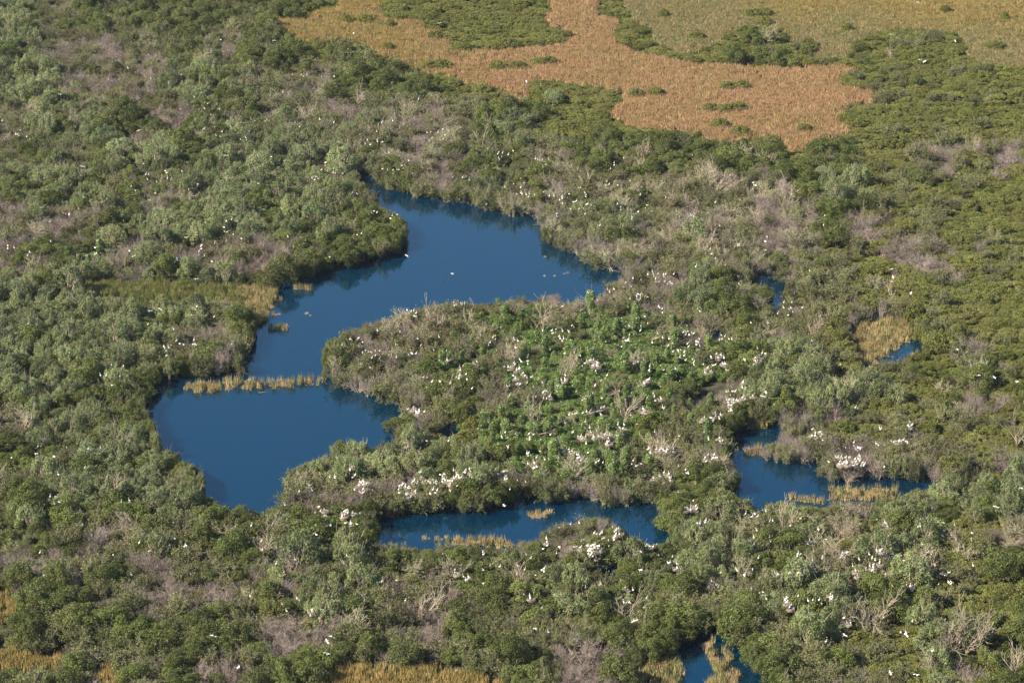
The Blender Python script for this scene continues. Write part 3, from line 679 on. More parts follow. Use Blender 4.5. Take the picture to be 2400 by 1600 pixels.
# ------------------------------------------------------------------ ground and water
gx = np.arange(-300, 300.1, 1.6); gy = np.arange(430, 1290.1, 1.6)
GX, GY = np.meshgrid(gx, gy); gpx, gpy = proj(GX.ravel(), GY.ravel(), 0)
wet = np.zeros(GX.size, bool)
for p in WATER: wet |= inpoly(gpx, gpy, p)
W2 = wet.reshape(GX.shape); W2 = W2.copy(); b0 = W2.copy()
for dy_, dx_ in ((1, 0), (2, 0), (0, 1), (0, -1), (1, 1), (1, -1)): W2 |= np.roll(np.roll(b0, dy_, 0), dx_, 1)
wet = W2.ravel()
nz = np.sin(GX * .21 + 1.3) * np.cos(GY * .17) * .06 + rng.normal(0, .03, GX.shape)
Z = np.where(wet.reshape(GX.shape), -.9, .22 + nz)
edge = (np.abs(GX) > 298) | (GY < 431.5) | (GY > 1288); Z = np.where(edge, .15, Z)
nx, ny = len(gx), len(gy); ii = np.arange((ny - 1) * (nx - 1)); r_ = ii // (nx - 1); c_ = ii % (nx - 1); a_ = r_ * nx + c_
F = np.stack([a_, a_ + 1, a_ + nx + 1, a_ + nx], 1)
V = np.stack([GX.ravel(), GY.ravel(), Z.ravel()], 1)
# outer skirt out to the horizon
X0, X1, Y0, Y1 = gx[0], gx[-1], gy[0], gy[-1]; B = 9000
n0 = len(V); V = np.concatenate([V, [(X0, Y0, .15), (X1, Y0, .15), (X1, Y1, .15), (X0, Y1, .15), (-B, -B, .15), (B, -B, .15), (B, B, .15), (-B, B, .15)]])
F2 = np.array([(0, 4, 5, 1), (1, 5, 6, 2), (2, 6, 7, 3), (3, 7, 4, 0)]) + n0
gm = bpy.data.materials.new('wet_soil'); gm.use_nodes = True; n = gm.node_tree; pb = n.nodes['Principled BSDF']; pb.inputs['Roughness'].default_value = .9
no = n.nodes.new('ShaderNodeTexNoise'); no.inputs['Scale'].default_value = .35; no.inputs['Detail'].default_value = 8; ge = n.nodes.new('ShaderNodeNewGeometry')
cr = n.nodes.new('ShaderNodeValToRGB'); cr.color_ramp.elements[0].color = (.018, .015, .009, 1); cr.color_ramp.elements[1].color = (.048, .045, .022, 1)
cr.color_ramp.elements[0].position = .38; cr.color_ramp.elements[1].position = .62
n.links.new(ge.outputs['Position'], no.inputs['Vector']); n.links.new(no.outputs['Fac'], cr.inputs[0]); n.links.new(cr.outputs[0], pb.inputs['Base Color'])
go_ = bpy.data.objects.new('ground', newmesh('ground', V, [F, F2], [gm])); col.objects.link(go_); tag(go_, kind='structure')

wm = bpy.data.materials.new('pond_water'); wm.use_nodes = True; n = wm.node_tree; pb = n.nodes['Principled BSDF']
pb.inputs['Base Color'].default_value = (.0, .014, .033, 1); pb.inputs['Roughness'].default_value = .05; pb.inputs['IOR'].default_value = 1.85; pb.inputs['Specular Tint'].default_value = (.04, .76, .98, 1)
no = n.nodes.new('ShaderNodeTexNoise'); no.inputs['Scale'].default_value = 1.7; no.inputs['Detail'].default_value = 4; ge = n.nodes.new('ShaderNodeNewGeometry')
bu = n.nodes.new('ShaderNodeBump'); bu.inputs['Strength'].default_value = .2; bu.inputs['Distance'].default_value = .06
n.links.new(ge.outputs['Position'], no.inputs['Vector']); n.links.new(no.outputs['Fac'], bu.inputs['Height']); n.links.new(bu.outputs[0], pb.inputs['Normal'])
wv = np.array([(-299, 431, 0), (299, 431, 0), (299, 1289, 0), (-299, 1289, 0)])
wo = bpy.data.objects.new('water', newmesh('water', wv, np.array([[0, 1, 2, 3]]), [wm])); col.objects.link(wo); tag(wo, kind='structure')

# ------------------------------------------------------------------ reeds
def reedclump(seed, n, spread, H, wid=.05, mats=('tan', 'tan'), mix=.0, lean=.18, litter=0):
    r = np.random.default_rng(seed); V = []; F = []; mi = []; tn = []
    a = r.uniform(0, 6.28, n); q = np.sqrt(r.uniform(0, 1, n)) * spread
    b = np.stack([np.cos(a) * q, np.sin(a) * q, np.zeros(n)], 1)
    h = H * r.uniform(.55, 1.1, n)[:, None]; d = np.stack([r.normal(0, lean, n), r.normal(0, lean, n), np.ones(n)], 1)
    m = b + d * h * .55; d2 = d + np.stack([r.normal(0, lean * 1.2, n), r.normal(0, lean * 1.2, n), np.zeros(n)], 1)
    t = m + d2 * h * .45
    s1 = np.concatenate([b, m, np.full((n, 1), wid), np.full((n, 1), wid * .9)], 1)
    s2 = np.concatenate([m, t, np.full((n, 1), wid * .9), np.full((n, 1), .006)], 1)
    tone = r.uniform(0, 1, n); sel = (r.random(n) < mix).astype(int)
    v1, f1 = tubes(s1, 3); v2, f2 = tubes(s2, 3)
    V = [v1, v2]; F = [f1, f2 + len(v1)]; mi = [np.tile(sel, 3), np.tile(sel, 3)]; tn = [np.tile(tone, 3)] * 2
    if litter:
        c = np.stack([r.normal(0, spread * .6, litter), r.normal(0, spread * .6, litter), np.abs(r.normal(.12, .1, litter))], 1)
        lv, lf = leafcards(r, c, np.tile([[0, 0, 1.]], (litter, 1)), .7, .10, rand=.35)
        F.append(lf + len(v1) + len(v2)); V.append(lv); mi.append(np.zeros(litter, int)); tn.append(r.uniform(.3, 1, litter))
    return np.concatenate(V), F, np.concatenate(mi), np.concatenate(tn)
def reed_coll(nm, specs, mats):
    c = bpy.data.collections.new(nm + '_shapes'); out = []
    for i, s in enumerate(specs):
        v, f, mi, tn = reedclump(500 + i + len(nm) * 7, *s)
        me = newmesh(nm + '_blades', v, f, [M[m_] for m_ in mats], mi, tn); out.append(me)
        c.objects.link(bpy.data.objects.new('%s_shape_%02d' % (nm, i), me))
    return c, out
c_tan, _ = reed_coll('dry_reed', [(22, 1.05, 2.1, .085, ("tan",), .10, .07)] * 5, ('tan', 'reed'))
c_gold, _ = reed_coll('golden_reed', [(22, 1.05, 2.1, .085, ('tan',), .25, .07)] * 5, ('gold', 'reed'))
c_grn, _ = reed_coll('marsh_grass', [(24, 1.1, 1.6, .08, ('tan',), .25, .10)] * 5, ('grass', 'tan'))
c_cat, cat_mesh = reed_coll('cattail', [(30, 1.0, 2.3, .055, None, .45, .13, 40)] * 3 + [(18, .9, 1.3, .055, None, .15, .25, 50)] * 2 + [(26, .8, 2.7, .05, None, .75, .10, 18)] * 2, ('tanw', 'reed'))
def scatter_poly(poly, dens, zt=1.0, n=None):
    xs_, ys_ = unproj([p[0] for p in poly], [p[1] for p in poly], zt)
    x0, x1, y0, y1 = xs_.min(), xs_.max(), ys_.min(), ys_.max()
    n = int((x1 - x0) * (y1 - y0) * dens); x = rng.uniform(x0, x1, n); y = rng.uniform(y0, y1, n)
    a, b = proj(x, y, zt); ok = inpoly(a + rng.normal(0, 5, n), b + rng.normal(0, 3, n), poly); return x[ok], y[ok], a[ok], b[ok]
def reeds(name, coll, nvar, x, y, label, s=(.8, 1.2), z=.15):
    n = len(x); sc_ = rng.uniform(*s, n)
    stuff(name, coll, np.stack([x, y, np.full(n, z)], 1), np.stack([np.zeros(n), np.zeros(n), rng.uniform(0, 6.28, n)], 1), np.stack([sc_] * 3, 1), rng.integers(0, nvar, n), label)
x, y, a, b = scatter_poly(M_TAN, 1.25)
gr = rng.random(len(a)) < np.clip(.42 - (a - 700) / 1500 + .25 * np.sin(a * .013 + b * .05), .03, .6)
gx1, gy1 = x[gr], y[gr]; x, y = x[~gr], y[~gr]
gd = rng.random(len(x)) < np.clip(1.25 - (a[~gr] - 650) / 500, .12, .9)
reeds('reed_marsh', c_tan, 5, x[~gd], y[~gd], 'reddish tan dry reed marsh spreading beyond the pools')
reeds('golden_marsh', c_gold, 5, x[gd], y[gd], 'golden reeds on the left side of the far marsh')
x, y, a, b = scatter_poly(M_GRN, 1.1)
lim = np.interp(a, [1467, 1700, 1838, 1974, 2178, 2400, 2700], [-80, 0, 30, 38, 52, 90, 115]) + 16 * np.sin(a * .021) + rng.normal(0, 26, len(a))
tn_ = b < lim
reeds('marsh_grass', c_grn, 5, np.concatenate([x[~tn_], gx1]), np.concatenate([y[~tn_], gy1]), 'grey-green marsh grass at the far top right and through the tan marsh')
reeds('dry_marsh', c_gold, 5, x[tn_], y[tn_], 'orange tan dry grass along the top right edge', (.6, .95))
xa, ya = [], []
for p in M_OTHER[:4]:
    x, y, a, b = scatter_poly(p, .9); xa.append(x); ya.append(y)
reeds('dry_reeds', c_gold, 5, np.concatenate(xa), np.concatenate(ya), 'tan dry reeds along the bottom edge of the view', (.7, 1.05))
x, y, a, b = scatter_poly(M_OTHER[4], .9); reeds('green_grass', c_grn, 5, x, y, 'green grass beside the bottom reed pool', (.8, 1.1))
x, y, a, b = scatter_poly(M_CAT, 1.1)
east = a > 552 + rng.normal(0, 15, len(a))
reeds('cattail_bed', c_cat, 7, x[east], y[east], 'tan cattail bed on the left shore of the upper pool', (.5, .85))
g2 = bpy.data.collections.new('green_cattail_shapes')
for i in range(4):
    v, f, mi, tn = reedclump(640 + i, 40, .7, 2.3, .05, None, .93, .09, 3); g2.objects.link(bpy.data.objects.new('green_cattail_shape_%02d' % i, newmesh('green_cattail_blades', v, f, [M['tanw'], M['reed']], mi, tn)))
reeds('green_cattails', g2, 4, x[~east], y[~east], 'green cattail strip between the two left thickets', (.7, 1.05))

# countable clumps standing in the water: px, py of foot, number, half spread px, label
CL = []
def clump_row(pts, lab, jx=6, jy=4, s=(.7, 1.1)):
    for (px, py) in pts: CL.append((px + rnd.uniform(-jx, jx), py + rnd.uniform(-jy, jy), rnd.uniform(*s), lab))
band = [(442 + i * 9.4, float(np.interp(442 + i * 9.4, [442, 503, 544, 622, 663, 714, 758], [917, 913, 906, 908, 909, 899, 896]))) for i in range(34)]
clump_row(band, 'cattail clump in the reed band between the two large pools', 8, 5, (.5, 1.05))
clump_row([(p[0], p[1] - 9) for p in band[:16]] + [(p[0] + 5, p[1] - 6) for p in band[16::2]], 'cattail clump in the back row of the reed band')
clump_row([(1243,1208),(1252,1206),(1262,1206),(1272,1204),(1280,1202),(1287,1200),(1250,1212),(1262,1212),(1275,1209)], 'cattail clump of the round tuft in the lower channel', 2, 1, (.6, .85))
clump_row([(1045 + i * 9, 1262 + (i % 3) * 7 + i * .3) for i in range(18)] + [(1070 + i * 13, 1274) for i in range(10)], 'cattail clump in the long reed bar of the lower channel', 4, 3, (.55, .95))
clump_row([(997,1263),(1005,1262),(1026,1264),(1036,1264)], 'small sparse reed tuft left of the long reed bar', 2, 1, (.4, .55))
clump_row([(1852 + i * 8, 1168 + i * 1.2) for i in range(10)], 'cattail clump at the near edge of the right pool', 3, 2, (.6, .9))
clump_row([(1952 + i * 9, 1146 + (i % 4) * 8) for i in range(17)] + [(1955 + i * 10, 1158) for i in range(15)] + [(1955 + i * 11, 1170) for i in range(13)], 'cattail clump right of the right pool under the stork bush', 4, 3, (.6, .95))
clump_row([(2145 + i * 8, 1163) for i in range(5)], 'reed clump in the dark channel at the right', 3, 2, (.7, 1.0))
clump_row([(1752,1062),(1760,1058),(1770,1062),(1778,1056),(1786,1062),(1765,1066)], 'reed clump across the neck of the right pool', 3, 2, (.6, 1.0))
clump_row([(1762,1003),(1768,1002),(1780,1004),(1787,1005)], 'reed clump on the back shore of the right pool', 2, 1, (.8, 1.1))
x, y, a, b = scatter_poly(P("1998,785 2018,762 2056,750 2133,750 2142,790 2110,803 2085,818 2066,838 2034,852 2008,838"), .75)
for u, v in zip(a, b): CL.append((u, v + 3, rnd.uniform(.6, 1.0), 'cattail clump filling the small reed pond'))
clump_row([(2040,861),(2048,858),(2130,836),(2140,832),(2150,828)], 'reed clump at the near rim of the small reed pond', 2, 2, (.5, .7))
x, y, a, b = scatter_poly(P("1655,1490 1700,1495 1712,1530 1730,1560 1725,1625 1650,1625 1640,1580 1652,1540 1645,1500"), .42)
for u, v in zip(a, b): CL.append((u, v + 8, rnd.uniform(.55, 1.0), 'cattail clump in the bottom reed pool'))
clump_row([(633,770),(640,773),(646,771),(652,771),(658,772),(664,771),(670,771)], 'clump of the small tan reed tuft left of centre in the pool', 1, 1, (.5, .85))
clump_row([(640,738),(648,737),(655,736)], 'tuft of the sparse reeds just above the small tan tuft', 1, 1, (.4, .7))
clump_row([(720,735),(728,739)], 'low floating reed scrap right of the small tufts', 1, 1, (.3, .5))
clump_row([(692,676),(699,677),(706,678),(712,678),(722,679),(729,679)], 'tan reed clump under the left headland trees', 1, 1, (.6, .9))
clump_row([(640,700),(648,704),(660,705)], 'thin reed tuft at the end of the cattail bed', 2, 1, (.5, .7))
clump_row([(1277,602)], 'tiny lone reed tuft near the right bank of the upper pool', 0, 0, (.4, .4))
clump_row([(1276,647),(1300,647),(1323,642),(1331,640)], 'tiny reed tuft in the right arm of the upper pool', 0, 0, (.3, .45))
clump_row([(600,770),(597,764)], 'small tan reed tuft at the foot of the left bank', 1, 1, (.4, .5))
items = []; cfirst = {}; nclump = 0; restc = []
for (px, py, s, lab) in sorted(CL, key=lambda c: -c[1] - 300 * (c[0] < 1400)):
    x, y = unproj(px, py, 0); v = rnd.choice([0, 1, 2, 0, 1, 3, 4, 5, 6] if s > .5 else [3, 4])
    nclump += 1
    if nclump > 290: restc.append((float(x), float(y), s, v)); continue
    if v not in cfirst: o = bpy.data.objects.new('cattail_clump', cat_mesh[v]); cfirst[v] = o
    else: o = cfirst[v].copy()
    col.objects.link(o); o.location = (float(x), float(y), -.03); o.rotation_euler = (0, 0, rnd.uniform(0, 6.28)); o.scale = (s, s, s)
    tag(o, None, 'cattails', 'cattail clumps in the water'); items.append((o, px, lab))
ordered_labels(items, lambda key, w_: key + (', ' + w_ if w_ else ''))
print('CLUMPS', len(CL))

if restc: stuff('far_cattails', c_cat, [(t[0], t[1], -.03) for t in restc], [(0, 0, rnd.uniform(0, 6.28)) for t in restc], [(t[2],) * 3 for t in restc], [t[3] for t in restc], 'farther cattails crowding the small right-hand ponds')

# floating stick in the lower pool
sg = []; branchsegs(np.random.default_rng(4), (0, 0, .03), (1, .1, 0), 2.2, .07, 1, sg, .3, 3, (0, 2), 0, .1)
v, f = tubes(sg, 5); o = bpy.data.objects.new('driftwood', newmesh('driftwood', v, [f], [M['bark']], None, np.ones(len(f))))
col.objects.link(o); x, y = unproj(606, 920, 0); o.location = (float(x), float(y), .02); tag(o, 'pale floating stick in front of the reed band', 'driftwood')

# ------------------------------------------------------------------ birds
def ringtube(path, radii, sides=8, sq=None):
    path = np.array(path, float); n = len(path); V = []
    for i in range(n):
        d = path[min(i + 1, n - 1)] - path[max(i - 1, 0)]; d /= np.linalg.norm(d) + 1e-9
        u = np.array([1., 0, 0]); v = np.cross(d, u); v /= np.linalg.norm(v) + 1e-9
        for k in range(sides):
            a = 2 * math.pi * k / sides; V.append(path[i] + u * math.cos(a) * radii[i] * (sq[i] if sq else 1) + v * math.sin(a) * radii[i])
    F = []
    for i in range(n - 1):
        for k in range(sides): F.append((i * sides + k, i * sides + (k + 1) % sides, (i + 1) * sides + (k + 1) % sides, (i + 1) * sides + k))
    F.append(tuple(range(sides))[::-1]); F.append(tuple((n - 1) * sides + k for k in range(sides)))
    return V, F, n
def bird_stand(up=.6, neck=.34, s=1.0, mats=('white', 'bill', 'leg', 'black')):
    """faces +Y. tail, body, neck, head, bill in one skin, plus two legs"""
    c, q = math.cos(up), math.sin(up); bz = .48
    path = [(0, -.34 * c, bz - .30 * q), (0, -.24 * c, bz - .20 * q), (0, -.08, bz - .05), (0, .08, bz + .06), (0, .18 * c + .03, bz + .20 * q), (0, .20, bz + .30 * q + .04),
            (0, .17, bz + .34 * q + neck * .5), (0, .21, bz + .36 * q + neck * .85), (0, .27, bz + .38 * q + neck), (0, .33, bz + .36 * q + neck), (0, .40, bz + .32 * q + neck), (0, .52, bz + .24 * q + neck)]
    rad = [.02, .09, .165, .165, .11, .055, .042, .045, .060, .035, .020, .004]
    V, F, n = ringtube(path, rad); mi = []
    for i, f in enumerate(F):
        ring = i // 8
        mi.append(1 if 9 <= ring <= 10 else 3 if ring == 0 else 0)
    mi[-2] = 3; mi[-1] = 1
    for sx in (-.06, .06):
        v2, f2, _ = ringtube([(sx, -.02, bz - .06), (sx, -.05, bz - .26), (sx, .0, 0), (sx, .09, .0)], [.022, .014, .012, .008], 4)
        o = len(V); V += v2; F += [tuple(t + o for t in g) for g in f2]; mi += [2] * len(f2)
    return newmesh('bird_body', np.array(V) * s, F, [M[m_] for m_ in mats], mi)
def bird_sit(s=1.0, mats=('white', 'bill', 'leg', 'black')):
    path = [(0, -.42, .22), (0, -.32, .22), (0, -.15, .22), (0, .04, .23), (0, .18, .27), (0, .22, .36), (0, .20, .44), (0, .25, .50), (0, .32, .47), (0, .46, .38)]
    rad = [.02, .08, .17, .18, .12, .06, .05, .062, .03, .004]
    V, F, n = ringtube(path, rad); mi = [1 if i // 8 >= 8 else 3 if i // 8 == 0 else 0 for i in range(len(F))]
    mi[-2] = 3; mi[-1] = 1
    return newmesh('bird_body', np.array(V) * s, F, [M[m_] for m_ in mats], mi)
def bird_fly(s=1.0, arch=.25, mats=('white', 'bill', 'leg', 'black'), dark_tips=True, neck=.35):
    path = [(0, -.55, 0), (0, -.35, 0), (0, -.2, 0), (0, 0, 0), (0, .16, .01), (0, .24, .02), (0, .24 + neck * .6, .03), (0, .24 + neck, .03), (0, .32 + neck, .03), (0, .50 + neck, .0)]
    rad = [.02, .06, .10, .115, .09, .05, .035, .05, .028, .004]
    V, F, n = ringtube(path, rad); mi = [1 if i // 8 >= 8 else 0 for i in range(len(F))]; mi[-2] = 0; mi[-1] = 1
    for sx in (-1, 1):
        st = [(.05, .17, -.20, 0), (.3, .20, -.18, arch * .55), (.5, .17, -.20, arch * .75), (.75, .08, -.22, arch * .6), (.95, -.04, -.16, arch * .15)]
        o = len(V)
        for (x, yf, yb, z) in st: V += [(sx * x, yf, z + .015), (sx * x, yb, z + .015), (sx * x, yb, z - .015), (sx * x, yf, z - .015)]
        for i in range(len(st) - 1):
            for k in range(4):
                F.append((o + i * 4 + k, o + i * 4 + (k + 1) % 4, o + i * 4 + 4 + (k + 1) % 4, o + i * 4 + 4 + k)); mi.append(3 if (dark_tips and k == 1) else 0)
        F.append((o, o + 1, o + 2, o + 3)); mi.append(0); e_ = o + 16; F.append((e_ + 3, e_ + 2, e_ + 1, e_)); mi.append(0)
    return newmesh('bird_body', np.array(V) * s, F, [M[m_] for m_ in mats], mi)
BM = dict(
 stork=[bird_stand(.5, .30, 1.12), bird_stand(.75, .22, 1.12), bird_sit(1.18), bird_stand(1.0, .34, 1.12)],
 egret=[bird_stand(1.0, .42, 1.0, ('white', 'bill', 'leg', 'white')), bird_stand(.8, .20, .98, ('white', 'bill', 'leg', 'white')), bird_sit(.98, ('white', 'bill', 'leg', 'white'))],
 fly=[bird_fly(1.0, .35, dark_tips=False), bird_fly(1.05, .15, dark_tips=True), bird_fly(1.0, -.2, dark_tips=False)],
 spoon=[bird_stand(.6, .22, .95, ('pink', 'bill', 'leg', 'pink')), bird_sit(.95, ('pink', 'bill', 'leg', 'pink'))],
 dark=[bird_fly(.9, .2, ('black', 'black', 'black', 'black'), neck=.2), bird_fly(.9, -.15, ('black',) * 4, neck=.2)])

